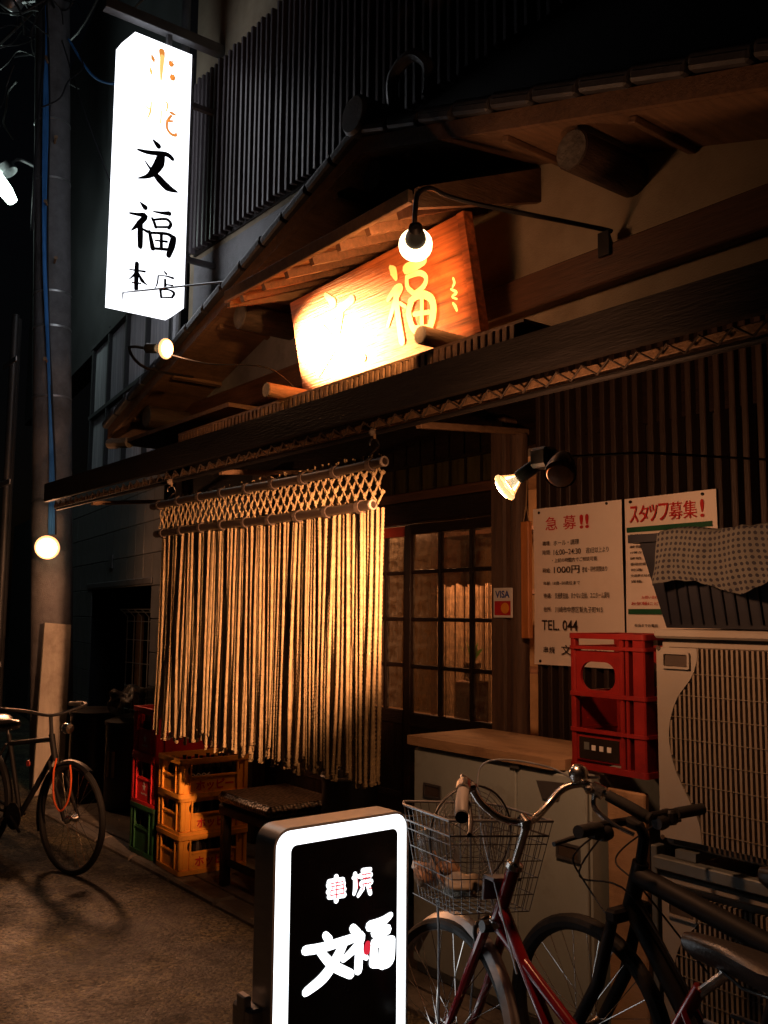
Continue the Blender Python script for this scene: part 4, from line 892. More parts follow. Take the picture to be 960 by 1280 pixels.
# ------------------------------------------------------------------ stool and bin
st = thing('covered_stool', 'low dark stool with quilted patterned cover beside the yellow crates', 'stool', (-4.72, -.5, ZP))
obj('cushion', MB().box(-.3, .3, -.24, .24, .46, .53, .025), 'cushion', st)
obj('skirt', MB().box(-.29, .29, -.23, .23, .4, .459, .01), 'dark_wood_x', st)
for sx in (-1, 1):
    for sy in (-1, 1): obj('leg', MB().box(sx * .28, sx * .23, sy * .22, sy * .17, 0, .4, .005), 'dark_wood', st)
obj('stretcher', MB().box(-.23, .23, -.21, -.18, .12, .15), 'dark_wood_x', st)
bn_ = thing('steel_bin', 'dark round bin with small white sticker standing between stool and doors', 'bin', (-4.02, -.5, ZP))
obj('drum', MB().lathe([(.135, 0), (.14, .01), (.145, .7), (.15, .72), (.15, .735), (.135, .74), (.13, .66), (.001, .65)], 26), 'black_metal', bn_)
obj('bin_sticker', MB().prism([(.0, 0), (.075, .0), (.075, .036), (0, .036)], .146, .148, lambda a, b, d: ((d) * math.sin(a / .145 + .1), -(d) * math.cos(a / .145 + .1), b + .48)), 'white_pl', bn_, smooth=False)
obj('bin_rim', MB().tube([(.15 * math.cos(2 * PI * k / 24), .15 * math.sin(2 * PI * k / 24), .735) for k in range(24)], .008, 6, True), 'steel_dull', bn_)
ub = thing('folded_umbrella', 'dark folded umbrella standing in the round bin', 'umbrella', (-4.02, -.5, .1))
obj('canopy', MB().lathe([(.008, 0), (.03, .2), (.035, .45), (.012, .62)], 10, (.02, 0, .6 - .4), (.1, .05, 1)), 'navy', ub)
obj('handle', MB().tube(smooth_path([(.08, .03, .8), (.09, .035, .88), (.1, .035, .91), (.13, .035, .9), (.135, .035, .86)], 4), .008, 6), 'chrome', ub)

# ------------------------------------------------------------------ standing light-box sign
ss = thing('standing_sign', 'rounded black light-box sign with glowing white border and characters on the pavement', 'sign', (-2.4, -1.69, 0), world=True)
sy0, sy1, sz0, sz1 = -1.94, -1.437, .26, .975
cyv, czv = (sy0 + sy1) / 2, (sz0 + sz1) / 2; sw, sh = sy1 - sy0, sz1 - sz0
fs = lambda a, b, d: (-2.4 + d, cyv + a, czv + b)
obj('housing', MB().ring_plate(rrect(sw, sh, .055, 7), rrect(sw - .016, sh - .016, .047, 7), -.1, .004, fs), 'alu', ss)
obj('light_panel', MB().prism(rrect(sw - .016, sh - .016, .047, 7), -.03, 0, fs), 'em_stand', ss, smooth=False)
obj('back_panel', MB().prism(rrect(sw - .016, sh - .016, .047, 7), -.098, -.09, fs), 'alu', ss, smooth=False)
obj('black_panel', MB().prism(rrect(sw - .105, sh - .105, .02, 5), .0005, .003, lambda a, b, d: fs(a + .008, b, d)), 'stand_black', ss, smooth=False)
fs2 = lambda u, v, d: (-2.4 + d, u, v)
for stx in (SG_wen, SG_fu): obj('character', brush(stx, fs2, .004, .84), 'em_stand', ss, smooth=False)
for stx in (SG_kushi, SG_yaki): obj('character', brush(stx, fs2, .004, .8), 'em_stand', ss, smooth=False)
for stx in (SG_kline, SG_yline, SG_reddot): obj('red_stroke', brush(stx, fs2, .009), 'em_red', ss, smooth=False)
for s in (sy0 - .03, sy1 + .03):
    obj('stand_leg', MB().box(-2.52, -2.47, s - .012, s + .012, .05, .5, .004), 'alu', ss)
    obj('stand_foot', MB().box(-2.68, -2.28, s - .018, s + .018, .005, .05, .006), 'alu', ss)
    obj('pivot_block', MB().box(-2.55, -2.44, min(s, (sy0 if s < cyv else sy1)) - .01, max(s, (sy0 if s < cyv else sy1)) + .01, .4, .47, .008), 'alu', ss)
obj('stand_bar', MB().box(-2.515, -2.475, sy0 - .03, sy1 + .03, .1, .14, .004), 'alu', ss)

# ------------------------------------------------------------------ steel cabinet
cb = thing('steel_cabinet', 'grey steel storage cabinet with recessed handles in front of the slatted wall', 'cabinet', (-2.83, -.4, ZP), world=True)
X0, X1, Y0, Y1, Z1 = -3.325, -2.325, -.65, -.14, 1.015
obj('body', MB().box(X0, X1, Y0 + .02, Y1, ZP, Z1, .008), 'cabinet', cb)
for (a, bb_) in ((X0 + .004, -2.688), (-2.68, X1 - .004)):
    d = obj('door', MB().box(a, bb_, Y0, Y0 + .0185, ZP + .05, Z1 - .012, .005), 'cabinet', cb)
for (x, z) in ((-3.19, .83), (-2.415, .727)):
    h = obj('handle_recess', MB().ring_plate(rrect(.115, .062, .006, 3), rrect(.095, .042, .004, 3), -.008, .006, lambda a, b, d: (x + a, Y0 - d - .002, z + b)), 'steel_dull', cb)
    obj('handle_cup', MB().box(x - .046, x + .046, Y0 - .004, Y0 - .001, z - .02, z + .02), 'ac_dark', h)
obj('latch', MB().prism([(-2.57, .965), (-2.43, .975), (-2.46, .905), (-2.54, .9)], Y0 - .006, Y0 - .001, lambda a, b, d: (a, d, b)), 'steel_dull', cb, smooth=False)
obj('hinge', MB().box(-2.71, -2.66, Y0 - .01, Y0 + .01, Z1 - .02, Z1 + .004), 'steel_dull', cb)
slab = obj('board_slab', MB().prism([(X0 - .02, Y0 - .02), (-2.48, Y0 - .02), (-2.445, Y0 + .02), (-2.445, -.2), (X0 - .02, -.2)], Z1 + .002, Z1 + .042, lambda a, b, d: (a, b, d)), 'cab_top', smooth=False)
tag(slab, 'worn wooden board lying on the steel cabinet', 'board')
bp = tag(obj('leaning_plank', MB().box(-2.3, -2.13, -.57, -.54, ZP, .97, .006), 'cab_top'), 'upright tan plank standing between the steel cabinet and the outdoor units', 'plank')

# ------------------------------------------------------------------ outdoor air-conditioning units
def ac_unit(z0, z1, label):
    t = thing('outdoor_unit', label, 'outdoor unit', (-1.57, -.4, z0), group='stacked outdoor units', world=True)
    xa, xb, yf = -2.046, -1.0, -.6
    obj('casing', MB().box(xa, xb, yf + .03, -.22, z0, z1 - .032, .01), 'ac', t)
    obj('top_cover', MB().box(xa - .006, xb + .006, yf - .006, -.215, z1 - .03, z1, .008), 'ac', t)
    H = z1 - z0
    # front panel left of the grille, with its curved edge
    edge = [(.165, .985), (.165, .93), (.14, .84), (.085, .74), (.052, .62), (.048, .5), (.07, .38), (.115, .26), (.155, .15), (.165, .05)]
    pts = smooth_path([(a, b, 0) for a, b in edge], 4)
    poly = [(xa + .002, z0 + H * .04)] + [(xa + p.x, z0 + H * (p.y * .93)) for p in reversed(pts)] + [(xa + .002, z0 + H * .985 * .93)]
    obj('front_panel', MB().prism(poly, yf, yf + .029, lambda a, b, d: (a, d, b)), 'ac', t, smooth=False)
    obj('grille_back', MB().box(xa + .04, xb - .01, yf + .022, yf + .0295, z0 + .01, z1 - .06), 'ac_dark', t)
    def left_at(z):
        w = (z - z0) / H / .93
        for i in range(len(pts) - 1):
            if pts[i].y >= w >= pts[i + 1].y or pts[i].y <= w <= pts[i + 1].y:
                f_ = (w - pts[i].y) / ((pts[i + 1].y - pts[i].y) or 1); return xa + pts[i].x + f_ * (pts[i + 1].x - pts[i].x)
        return xa + .165
    for k in range(46):
        xx = xa + .055 + k * .0185
        if xx > xb - .02: break
        zs_ = [z0 + H * (.045 + .87 * j / 60) for j in range(61)]; ok = [z for z in zs_ if left_at(z) < xx]
        if len(ok) < 3: continue
        obj('grille_slat', MB().box(xx - .0042, xx + .0042, yf + .002, yf + .016, min(ok), max(ok)), 'ac_slat', t)
    for j in range(8):
        z = z0 + H * (.1 + .1 * j); obj('grille_wire', MB().tube([(left_at(z), yf + .0, z), (xb - .03, yf + .0, z)], .0015, 4), 'ac_slat', t)
    h = obj('grip_recess', MB().ring_plate(rrect(.11, .058, .006, 3), rrect(.094, .042, .004, 3), 0, .01, lambda a, b, d: (xa + .085 + a, yf - d, z1 - .105 + b)), 'ac', t)
    obj('recess_cup', MB().box(xa + .04, xa + .13, yf - .004, yf - .001, z1 - .124, z1 - .086), 'ac_dark', h)
    for z in (z1 - .065, z0 + .03): obj('screw', MB().lathe([(.009, 0), (.008, .003)], 8, (xa + .012, yf - .0005, z), (0, -1, 0)), 'ac_dark', t)
    obj('foot', MB().box(xa + .06, xa + .14, yf, -.2, z0 - .03, z0 - .002), 'ac_rail', t)
    return t
ac_unit(.815, 1.555, 'upper cream outdoor air-conditioning unit with ribbed grille and curved panel')
ac_unit(.09, .725, 'lower cream outdoor air-conditioning unit below the grey rail, half hidden by bicycles')
rk = thing('unit_rack', 'grey steel rack rail carrying the upper outdoor unit', 'rack', (-1.5, -.5, ZP), world=True)
obj('rail', MB().box(-2.06, -.95, -.625, -.58, .74, .782, .004), 'ac_rail', rk)
for xx in (-2.075, -1.0): obj('upright', MB().box(xx - .012, xx + .012, -.6, -.55, ZP, .81, .003), 'ac_rail', rk)
# planter with polka-dot cloth
pn = thing('planter_box', 'dark ribbed plastic planter box on top of the upper outdoor unit', 'planter', (-1.6, -.45, 1.555), world=True)
obj('tub', MB().add([(-2.07, -.5, 1.56), (-1.0, -.5, 1.56), (-1.0, -.3, 1.56), (-2.07, -.3, 1.56), (-2.15, -.55, 1.89), (-.95, -.55, 1.89), (-.95, -.26, 1.89), (-2.15, -.26, 1.89)], [(0, 1, 2, 3), (0, 1, 5, 4), (1, 2, 6, 5), (2, 3, 7, 6), (3, 0, 4, 7), (4, 5, 6, 7)]), 'navy', pn, smooth=False)
obj('tub_rim', MB().ring_plate([(-2.18, -.57), (-.93, -.57), (-.93, -.24), (-2.18, -.24)], [(-2.13, -.53), (-.97, -.53), (-.97, -.28), (-2.13, -.28)], 1.87, 1.9, lambda a, b, d: (a, b, d)), 'navy', pn)
for k in range(24):
    xx = -2.05 + k * .045; obj('tub_rib', MB().bar((xx, -.506, 1.575), (xx - .01, -.545, 1.83), .008, .008), 'navy', pn)
cl = MB(); nx, nz = 70, 22; v = []; uvs = []
for side in (0, 1):
    for i in range(nx + 1):
        u = i / nx; x = -2.035 + u * 1.05
        drop = .19 + .05 * mnoise.noise(Vector((u * 5, 0, 4))) - .05 * max(0, u - .3) + .012 * mnoise.noise(Vector((u * 22, 0, 7)))
        for j in range(nz + 1):
            w = j / nz; s_ = w * (drop + .12)
            fold = (.035 * mnoise.noise(Vector((u * 7, w * 1.2, 3))) + .022 * abs(mnoise.noise(Vector((u * 17 + w * 2.5, w * 1.6, 9)))) + .008 * mnoise.noise(Vector((u * 45, w * 7, 1))) - .03 * math.exp(-((u - .22) / .05) ** 2 - ((w - .6) / .2) ** 2)) * w
            if s_ < .12: p = (x, -.46 - s_, 1.905 + .01 * math.sin(u * 17))
            else: p = (x + .02 * math.sin(w * 5 + u * 8) * w, -.585 - fold - .01, 1.9 - (s_ - .12) + .006 * math.sin(u * 23))
            v.append((p[0], p[1] + side * .003, p[2])); uvs.append((u * 1.1 / .02, s_ / .02))
n1 = (nx + 1) * (nz + 1); f = []
for i in range(nx):
    for j in range(nz):
        a = i * (nz + 1) + j; q = (a, a + nz + 1, a + nz + 2, a + 1); f += [q, tuple(n1 + t for t in q[::-1])]
me = bpy.data.meshes.new('polka_dot_cloth'); me.from_pydata(v, [], f); ul = me.uv_layers.new(name='UVMap')
for lp in me.loops: ul.data[lp.index].uv = uvs[lp.vertex_index]
me.polygons.foreach_set('use_smooth', [True] * len(me.polygons))
tag(obj('polka_dot_cloth', me, 'polka'), 'white cloth with dark polka dots draped over the planter box', 'cloth')

# ------------------------------------------------------------------ bicycles
def arc(c, r, a0, a1, n, y=0): return [(c[0] + r * math.cos(R(a0 + (a1 - a0) * k / n)), y, c[1] + r * math.sin(R(a0 + (a1 - a0) * k / n))) for k in range(n + 1)]
def wheel(t, c, r, tyre_r, rimmat, fender=None, steer=None):
    """wheel in the local xz plane at hub c"""
    X = (lambda p: p) if steer is None else (lambda p: tuple(steer @ Vector(p)))
    w = obj('wheel', MB().tube([X(p) for p in arc((c[0], c[1]), r - tyre_r - .008, 0, 360, 56)[:-1]], .011, 8, True), rimmat, t)
    obj('tyre', MB().tube([X(p) for p in arc((c[0], c[1]), r - tyre_r, 0, 360, 56)[:-1]], tyre_r, 10, True), 'rubber', w)
    sp_ = MB()
    for k in range(32):
        a = 2 * PI * k / 32; s = 1 if k % 2 else -1; b = a + (.55 if k % 4 < 2 else -.55)
        sp_.tube([X((c[0] + .022 * math.cos(b), s * .032, c[1] + .022 * math.sin(b))), X((c[0] + (r - tyre_r - .015) * math.cos(a), 0, c[1] + (r - tyre_r - .015) * math.sin(a)))], .0013, 4)
    obj('spokes', sp_, 'chrome', w, kind='stuff')
    obj('hub', MB().tube([X((c[0], -.05, c[1])), X((c[0], -.034, c[1])), X((c[0], 0, c[1])), X((c[0], .034, c[1])), X((c[0], .05, c[1]))], [.012, .028, .016, .028, .012], 12), 'chrome', w)
    if fender:
        a0, a1, fm = fender; fp = arc((c[0], c[1]), r + .014, a0, a1, 30); v = []
        for p in fp:
            d = Vector((p[0] - c[0], 0, p[2] - c[1])).normalized()
            for yy, dd in ((-.028, -.016), (-.016, .002), (0, .007), (.016, .002), (.028, -.016)): v.append(X((p[0] + d.x * dd, yy, p[2] + d.z * dd)))
        n_ = len(fp); m = MB(); m.add(v, [(i * 5 + k, i * 5 + k + 1, (i + 1) * 5 + k + 1, (i + 1) * 5 + k) for i in range(n_ - 1) for k in range(4)])
        obj('mudguard', m, fm, t)
    return w
def saddle(t, x, z, m='saddle', s=1.):
    secs = [(.155, .012, -.006, .022), (.13, .024, .0, .042), (.06, .032, .004, .05), (0, .047, .0, .055), (-.05, .078, .006, .062), (-.09, .1, .016, .066), (-.125, .1, .022, .06), (-.145, .07, .018, .04)]
    v = []; f = []; n = 14
    for (dx, hw, dz, th) in secs:
        for k in range(n):
            a = 2 * PI * k / n; ca, sa = math.cos(a), math.sin(a)
            v.append((x + dx * s, hw * s * ca * (1 if sa >= 0 else .92), z + dz + (sa * .018 if sa >= 0 else sa * th)))
    for i in range(len(secs) - 1):
        for k in range(n): l = (k + 1) % n; f.append((i * n + k, i * n + l, (i + 1) * n + l, (i + 1) * n + k))
    f += [tuple(range(n)), tuple((len(secs) - 1) * n + k for k in range(n))]
    o = obj('saddle', MB().add(v, f), m, t)
    sr_ = MB()
    for s_ in (-1, 1): sr_.tube([(x + .1, s_ * .015, z - .035), (x + .02, s_ * .025, z - .06), (x - .08, s_ * .03, z - .055), (x - .11, s_ * .05, z - .02)], .004, 6)
    for s_ in (-1, 1): sr_.tube([(x - .1 + .016 * math.cos(a * .7), s_ * .05 + .016 * math.sin(a * .7), z - .06 + .003 * a) for a in range(16)], .003, 5)
    obj('saddle_rails', sr_, 'chrome', o)
    return o
def frame_tubes(t, tubes, m):
    for (nm, p, q, r) in tubes: obj(nm, MB().tube([p, q], r, 12), m, t)

# red city bicycle, front wheel away from the camera
STEER = 7
rb = thing('red_bicycle', 'red city bicycle with wire front basket parked facing the rope curtain', 'bicycle', (-1.73, -1.45, 0), R(180 - 3.5))
rb.rotation_euler[0] = R(5.5)
hub, rr = (.545, .325), .325
hd0, hd1 = (.345, 0, .70), (.29, 0, .86)
frame_tubes(rb, [('head_tube', hd0, hd1, .021), ('down_tube', (.335, 0, .755), (-.06, 0, .28), .0185), ('down_tube', (.35, 0, .69), (-.2, 0, .4), .0165), ('seat_tube', (-.1, 0, .26), (-.37, 0, .74), .017)], 'red_paint')
for s in (-1, 1):
    frame_tubes(rb, [('chain_stay', (-.08, s * .03, .28), (-.6, s * .06, .325), .01), ('seat_stay', (-.34, s * .02, .68), (-.6, s * .06, .325), .008)], 'red_paint')
    obj('fork_blade', MB().tube(smooth_path([(.36, s * .035, .68), (.43, s * .042, .52), (.5, s * .045, .38), (.545, s * .05, .325)], 5), [.015] * 6 + [.013] * 5 + [.009] * 5, 10), 'red_paint', rb)
obj('fork_crown', MB().tube([(.358, -.05, .685), (.358, .05, .685)], .018, 10), 'black_plastic', rb)
for z0, z1 in ((.685, .7), (.86, .885)):
    k = (z0 - .7) / .16; obj('headset', MB().lathe([(.02, 0), (.027, .006), (.025, .02), (.016, .026)], 16, (.345 - .055 * k, 0, z0), (-.33, 0, .94)), 'chrome', rb)
wheel(rb, hub, rr, .018, 'alu', (25, 165, 'alu'))
wheel(rb, (-.6, .325), rr, .018, 'alu', (0, 190, 'black_metal'))
obj('stem', MB().tube([(.285, 0, .87), (.235, 0, 1.0)], .0125, 12).tube([(.24, 0, .985), (.238, 0, 1.0), (.262, 0, 1.012)], [.016, .02, .017], 12), 'chrome', rb)
half = [(.09, .32, 1.047), (.15, .285, 1.075), (.205, .247, 1.1), (.25, .215, 1.115), (.29, .17, 1.095), (.298, .12, 1.045), (.28, .06, 1.006)]
barp = smooth_path(half + [(.262, 0, 1.0)] + [(a, -b, c) for a, b, c in half[::-1]], 6)
hb = obj('handlebar', MB().tube(barp, .0112, 12), 'chrome', rb)
MT['grey_grip'] = mat('grey_grip', (.2, .185, .17), .55)
for s in (-1, 1):
    obj('grip', MB().tube([(.085, s * .323, 1.045), (.095, s * .317, 1.05), (.14, s * .291, 1.07), (.19, s * .257, 1.092)], [.014, .0185, .0182, .017], 14), 'grey_grip' if s > 0 else 'rubber', hb)
    obj('grip_end', MB().tube([(.08, s * .326, 1.043), (.088, s * .321, 1.046)], .0175, 14), 'rubber', hb)
    obj('lever_clamp', MB().tube([(.2, s * .25, 1.096), (.23, s * .23, 1.108)], .021, 10).lathe([(.012, 0), (.014, .02), (.006, .03)], 10, (.22, s * .225, 1.1), (0, -s, .2)), 'chrome', hb)
    obj('brake_lever', MB().tube(smooth_path([(.225, s * .235, 1.085), (.205, s * .225, 1.05), (.15, s * .25, 1.015), (.1, s * .285, .995)], 5), [.008] * 6 + [.0075] * 5 + [.0065] * 5, 8), 'chrome' if s < 0 else 'black_metal', hb)
# brake cables
obj('brake_cable', MB().tube(smooth_path([(.23, .22, 1.095), (.34, .17, 1.12), (.42, .05, 1.06), (.4, .02, .9), (.37, .01, .74)], 7), .0028, 6), 'galv', rb)
obj('brake_cable', MB().tube(smooth_path([(.23, -.22, 1.095), (.36, -.16, 1.15), (.48, 0, 1.14), (.42, .04, .98), (.33, .03, .8), (.2, .03, .6)], 7), .0028, 6), 'galv', rb)
bel = obj('bell', MB().lathe([(.001, .036), (.006, .0355), (.007, .033), (.016, .031), (.027, .02), (.031, .004), (.031, 0), (.024, -.004), (.024, -.012), (.001, -.014)], 22, (.262, -.2, 1.14), (-.62, .25, .72)), 'chrome', hb)
obj('bell_lever', MB().tube([(.25, -.225, 1.135), (.22, -.25, 1.14)], .005, 6), 'chrome', hb)
obj('front_caliper', MB().tube(smooth_path([(.385, -.04, .61), (.4, -.045, .67), (.4, 0, .7), (.4, .045, .67), (.385, .04, .61)], 4), .007, 8), 'black_metal', rb)
# basket
bx0, bx1, bz0, bz1 = .36, .7, .715, .985
def bw(u, w, z):   # u across, w along
    k = (z - bz0) / (bz1 - bz0); hw = .135 + .055 * k; xa = bx0 + .02 - .02 * k; xb = bx1 - .07 + .07 * k
    return (xa + (xb - xa) * w, u * hw, z)
def bring(z, n=10):
    pts = []; ins = .18
    base = [(-1, 0), (-1, 1 - ins), (-1 + ins, 1), (1 - ins, 1), (1, 1 - ins), (1, 0)]
    for i in range(len(base)):
        a, b = base[i], base[(i + 1) % len(base)]
        for k in range(n): pts.append(bw(a[0] + (b[0] - a[0]) * k / n, a[1] + (b[1] - a[1]) * k / n, z))
    return pts
bm_ = MB()
for z in (bz0, bz0 + .05, bz0 + .1, bz0 + .15, bz0 + .2): bm_.tube(bring(z, 3), .0016, 5, True)
lo, hi = bring(bz0, 10), bring(bz1, 10)
for a, b in zip(lo, hi): bm_.tube([a, b], .0013, 4)
for k in range(9): bm_.tube([bw(-1 + k / 4, 0, bz0), bw(-1 + k / 4, 1, bz0)], .0014, 4)
for k in range(6): bm_.tube([bw(-1, k / 6, bz0), bw(1, k / 6, bz0)], .0014, 4)
bk = obj('basket', bm_, 'dark_wire', rb)
obj('basket_rim', MB().tube(bring(bz1, 4), .0042, 8, True), 'steel_dull', bk)
obj('basket_band', MB().tube(bring(bz1 - .045, 4), .003, 6, True), 'dark_wire', bk)
for s in (-1, 1): obj('basket_stay', MB().tube([(.545, s * .055, .325), (.56, s * .07, .6), bw(s * .6, .75, bz0)], .004, 6), 'galv', rb)
obj('basket_bracket', MB().box(.315, .37, -.05, .05, .82, .83).box(.36, .37, -.05, .05, .76, .83), 'steel_dull', rb)
saddle(rb, -.52, .84, s=1.28)
obj('seat_post', MB().tube([(-.36, 0, .72), (-.46, 0, .81)], .0125, 10), 'chrome', rb)
obj('crank', MB().tube([(-.08, -.07, .29), (.04, -.075, .17)], .009, 8), 'chrome', rb); obj('crank', MB().tube([(-.08, .07, .29), (-.2, .075, .41)], .009, 8), 'chrome', rb)
for (px_, sy_, pz_) in ((.04, -1, .17), (-.2, 1, .41)): obj('pedal', MB().box(px_ - .04, px_ + .04, sy_ * .08, sy_ * .15, pz_ - .012, pz_ + .012, .004), 'black_plastic', rb)
obj('chain_case', MB().prism(rrect(.66, .1, .05, 6, -.34, .305), -.055, -.045, lambda a, b, d: (a, d, b)), 'black_metal', rb, smooth=False)
obj('kickstand', MB().tube([(-.6, .07, .32), (-.7, .13, .01)], .008, 6), 'steel_dull', rb)
obj('rear_rack', MB().tube([(-.42, -.05, .69), (-.86, -.06, .7), (-.86, .06, .7), (-.42, .05, .69)], .006, 6), 'steel_dull', rb)
for s in (-1, 1): obj('rack_stay', MB().tube([(-.76, s * .06, .69), (-.6, s * .06, .33)], .005, 6), 'steel_dull', rb)
SX = Matrix.Translation((.3, 0, 0)) @ Matrix.Rotation(R(-STEER), 4, 'Z') @ Matrix.Translation((-.3, 0, 0))
fm = [o for o in rb.children if o.name.split('.')[0] in ('fork_blade', 'fork_crown', 'stem', 'handlebar', 'brake_cable', 'front_caliper', 'basket', 'basket_stay', 'basket_bracket')]
fm += [o for o in rb.children if o.name.split('.')[0] in ('wheel', 'mudguard')][:2]
for o in fm: o.matrix_basis = SX
# things carried in the basket
def lump(name, c, r, m, seed, amp=.25, parent=None):
    bm = bmesh.new(); bmesh.ops.create_icosphere(bm, subdivisions=3, radius=1); rd = random.Random(seed); ph = [Vector((rd.uniform(-7, 7), rd.uniform(-7, 7), rd.uniform(-7, 7))) for _ in range(6)]
    for v in bm.verts:
        d = 1 + amp * sum(math.sin(v.co.dot(p) + p.x) for p in ph) / 3
        v.co = Vector((v.co.x * r[0] * d, v.co.y * r[1] * d, v.co.z * r[2] * d))
    me = bpy.data.meshes.new(name); bm.to_mesh(me); bm.free(); me.polygons.foreach_set('use_smooth', [True] * len(me.polygons))
    o = obj(name, me, m, parent); o.location = c; return o
Mb = Matrix.Translation((-1.73, -1.45, 0)) @ Matrix.Rotation(R(180 - 3.5), 4, 'Z') @ Matrix.Rotation(R(5.5), 4, 'X') @ SX
tag(lump('work_gloves', Mb @ Vector((.58, .08, .785)), (.06, .05, .045), 'skin_bag', 4, .5), 'crumpled tan gloves lying in the bicycle basket', 'gloves')
tag(lump('cloth_roll', Mb @ Vector((.47, .05, .775)), (.055, .06, .035), 'ac_slat', 8, .4), 'rolled beige cloth beside the gloves in the bicycle basket', 'cloth')
tag(lump('plastic_bag', Mb @ Vector((.57, .09, .84)), (.07, .055, .09), 'clear', 12, .3), 'thin clear plastic bag standing in the bicycle basket', 'bag')
fg = thing('fan_guard', 'round dark wire fan guard propped up in the bicycle basket', 'fan guard', tuple(Mb @ Vector((.55, -.03, .76))), R(176.5 - STEER))
gm = MB()
for k in range(1, 13): gm.tube([(.02 * math.sin(a * 2 * PI / 30), .0125 * k * math.cos(a * 2 * PI / 30), .15 + .0125 * k * math.sin(a * 2 * PI / 30)) for a in range(30)], .0012, 4, True)
for k in range(6): gm.tube([(0, -.15 * math.cos(PI * k / 6), .15 - .15 * math.sin(PI * k / 6)), (0, .15 * math.cos(PI * k / 6), .15 + .15 * math.sin(PI * k / 6))], .0018, 4)
obj('wire_rings', gm, 'steel_dull', fg); obj('guard_rim', MB().tube([(0, .153 * math.cos(a * 2 * PI / 36), .15 + .153 * math.sin(a * 2 * PI / 36)) for a in range(36)], .0035, 6, True), 'black_plastic', fg)

# black mountain bicycle behind it
mtb = thing('black_bicycle', 'black mountain bicycle with flat handlebar parked between the red bicycle and the units', 'bicycle', (-1.51, -1.03, 0), R(180 - 2))
frame_tubes(mtb, [('head_tube', (.345, 0, .72), (.3, 0, .87), .025), ('top_tube', (.31, 0, .83), (-.2, 0, .73), .03), ('down_tube', (.335, 0, .74), (0, 0, .3), .032), ('seat_tube', (0, 0, .28), (-.19, 0, .78), .018)], 'matte_black')
for s in (-1, 1):
    frame_tubes(mtb, [('chain_stay', (0, s * .035, .3), (-.45, s * .065, .33), .013), ('seat_stay', (-.17, s * .03, .72), (-.45, s * .065, .33), .011)], 'matte_black')
    obj('fork_leg', MB().tube([(.355, s * .06, .72), (.42, s * .062, .5), (.52, s * .065, .33)], [.017, .02, .02], 12), 'matte_black', mtb)
obj('fork_crown', MB().bar((.35, -.085, .715), (.35, .085, .715), .045, .04, .008), 'matte_black', mtb)
wheel(mtb, (.52, .33), .33, .026, 'alu'); wheel(mtb, (-.45, .33), .33, .026, 'alu')
obj('stem', MB().tube([(.302, 0, .86), (.285, 0, .945), (.3, 0, .972), (.345, 0, .98)], .017, 10), 'matte_black', mtb)
mh = obj('handlebar', MB().tube(smooth_path([(.29, .27, .995), (.33, .14, .988), (.35, 0, .98), (.33, -.14, .988), (.29, -.27, .995)], 5), .0125, 10), 'matte_black', mtb)
for s in (-1, 1):
    obj('grip', MB().tube([(.285, s * .285, .996), (.305, s * .18, .99)], .018, 12), 'rubber', mh)
    obj('brake_lever', MB().tube(smooth_path([(.31, s * .17, .975), (.37, s * .2, .955), (.375, s * .29, .945)], 4), .007, 8).box(.3, .35, s * .15, s * .19, .955, 1.0, .008), 'black_plastic', mh)
    obj('shifter', MB().lathe([(.02, -.02), (.024, 0), (.02, .02)], 12, (.325, s * .13, .965), (0, 1, 0)), 'black_plastic', mh)
for k, (a, b) in enumerate((((.36, .14, .95), (.37, .06, .7)), ((.36, -.14, .95), (.1, -.04, .6)), ((.36, .1, .95), (.05, .04, .5)))):
    obj('brake_cable', MB().tube(smooth_path([a, ((a[0] + .12), a[1] * .7, .86 - .03 * k), ((a[0] + b[0]) / 2 + .1, b[1], .78), b], 7), .003, 6), 'black_cable', mtb)
obj('seat_post', MB().tube([(-.19, 0, .77), (-.225, 0, .88)], .013, 10), 'steel_dull', mtb)
saddle(mtb, -.25, .93)
obj('crank', MB().tube([(0, -.07, .3), (.1, -.075, .16)], .01, 8).tube([(0, .07, .3), (-.1, .075, .44)], .01, 8).lathe([(.09, -.003), (.09, .003)], 24, (0, -.05, .3), (0, 1, 0)), 'matte_black', mtb)

# bicycle at the left, half out of frame
lb_ = thing('dark_bicycle', 'dark bicycle with orange cable lock parked by the utility pole', 'bicycle', (-6.4, -1.43, 0), R(15))
frame_tubes(lb_, [('head_tube', (.36, 0, .66), (.31, 0, .82), .02), ('top_tube', (.32, 0, .79), (-.17, 0, .72), .016), ('down_tube', (.35, 0, .7), (0, 0, .28), .018), ('seat_tube', (0, 0, .27), (-.18, 0, .78), .016)], 'matte_black')
for s in (-1, 1):
    frame_tubes(lb_, [('chain_stay', (0, s * .03, .28), (-.47, s * .06, .33), .01), ('seat_stay', (-.17, s * .02, .72), (-.47, s * .06, .33), .009), ('fork_blade', (.36, s * .045, .66), (.555, s * .05, .33), .012)], 'matte_black')
wheel(lb_, (.555, .33), .335, .02, 'black_metal', (60, 200, 'matte_black')); wheel(lb_, (-.47, .33), .335, .02, 'black_metal', (-10, 190, 'matte_black'))
obj('stem', MB().tube([(.31, 0, .8), (.29, 0, .93)], .013, 10), 'black_metal', lb_)
lh = obj('handlebar', MB().tube(smooth_path([(.12, .27, .98), (.25, .28, .99), (.33, .2, .98), (.31, 0, .94), (.33, -.2, .98), (.25, -.28, .99), (.12, -.27, .98)], 5), .011, 8), 'matte_black', lb_)
for s in (-1, 1): obj('grip', MB().tube([(.1, s * .27, .978), (.22, s * .278, .988)], .016, 10), 'rubber', lh)
obj('front_light', MB().lathe([(.02, -.05), (.032, -.02), (.034, .02), (.03, .03), (.001, .034)], 14, (.4, .05, .86), (1, 0, 0)), 'chrome', lb_)
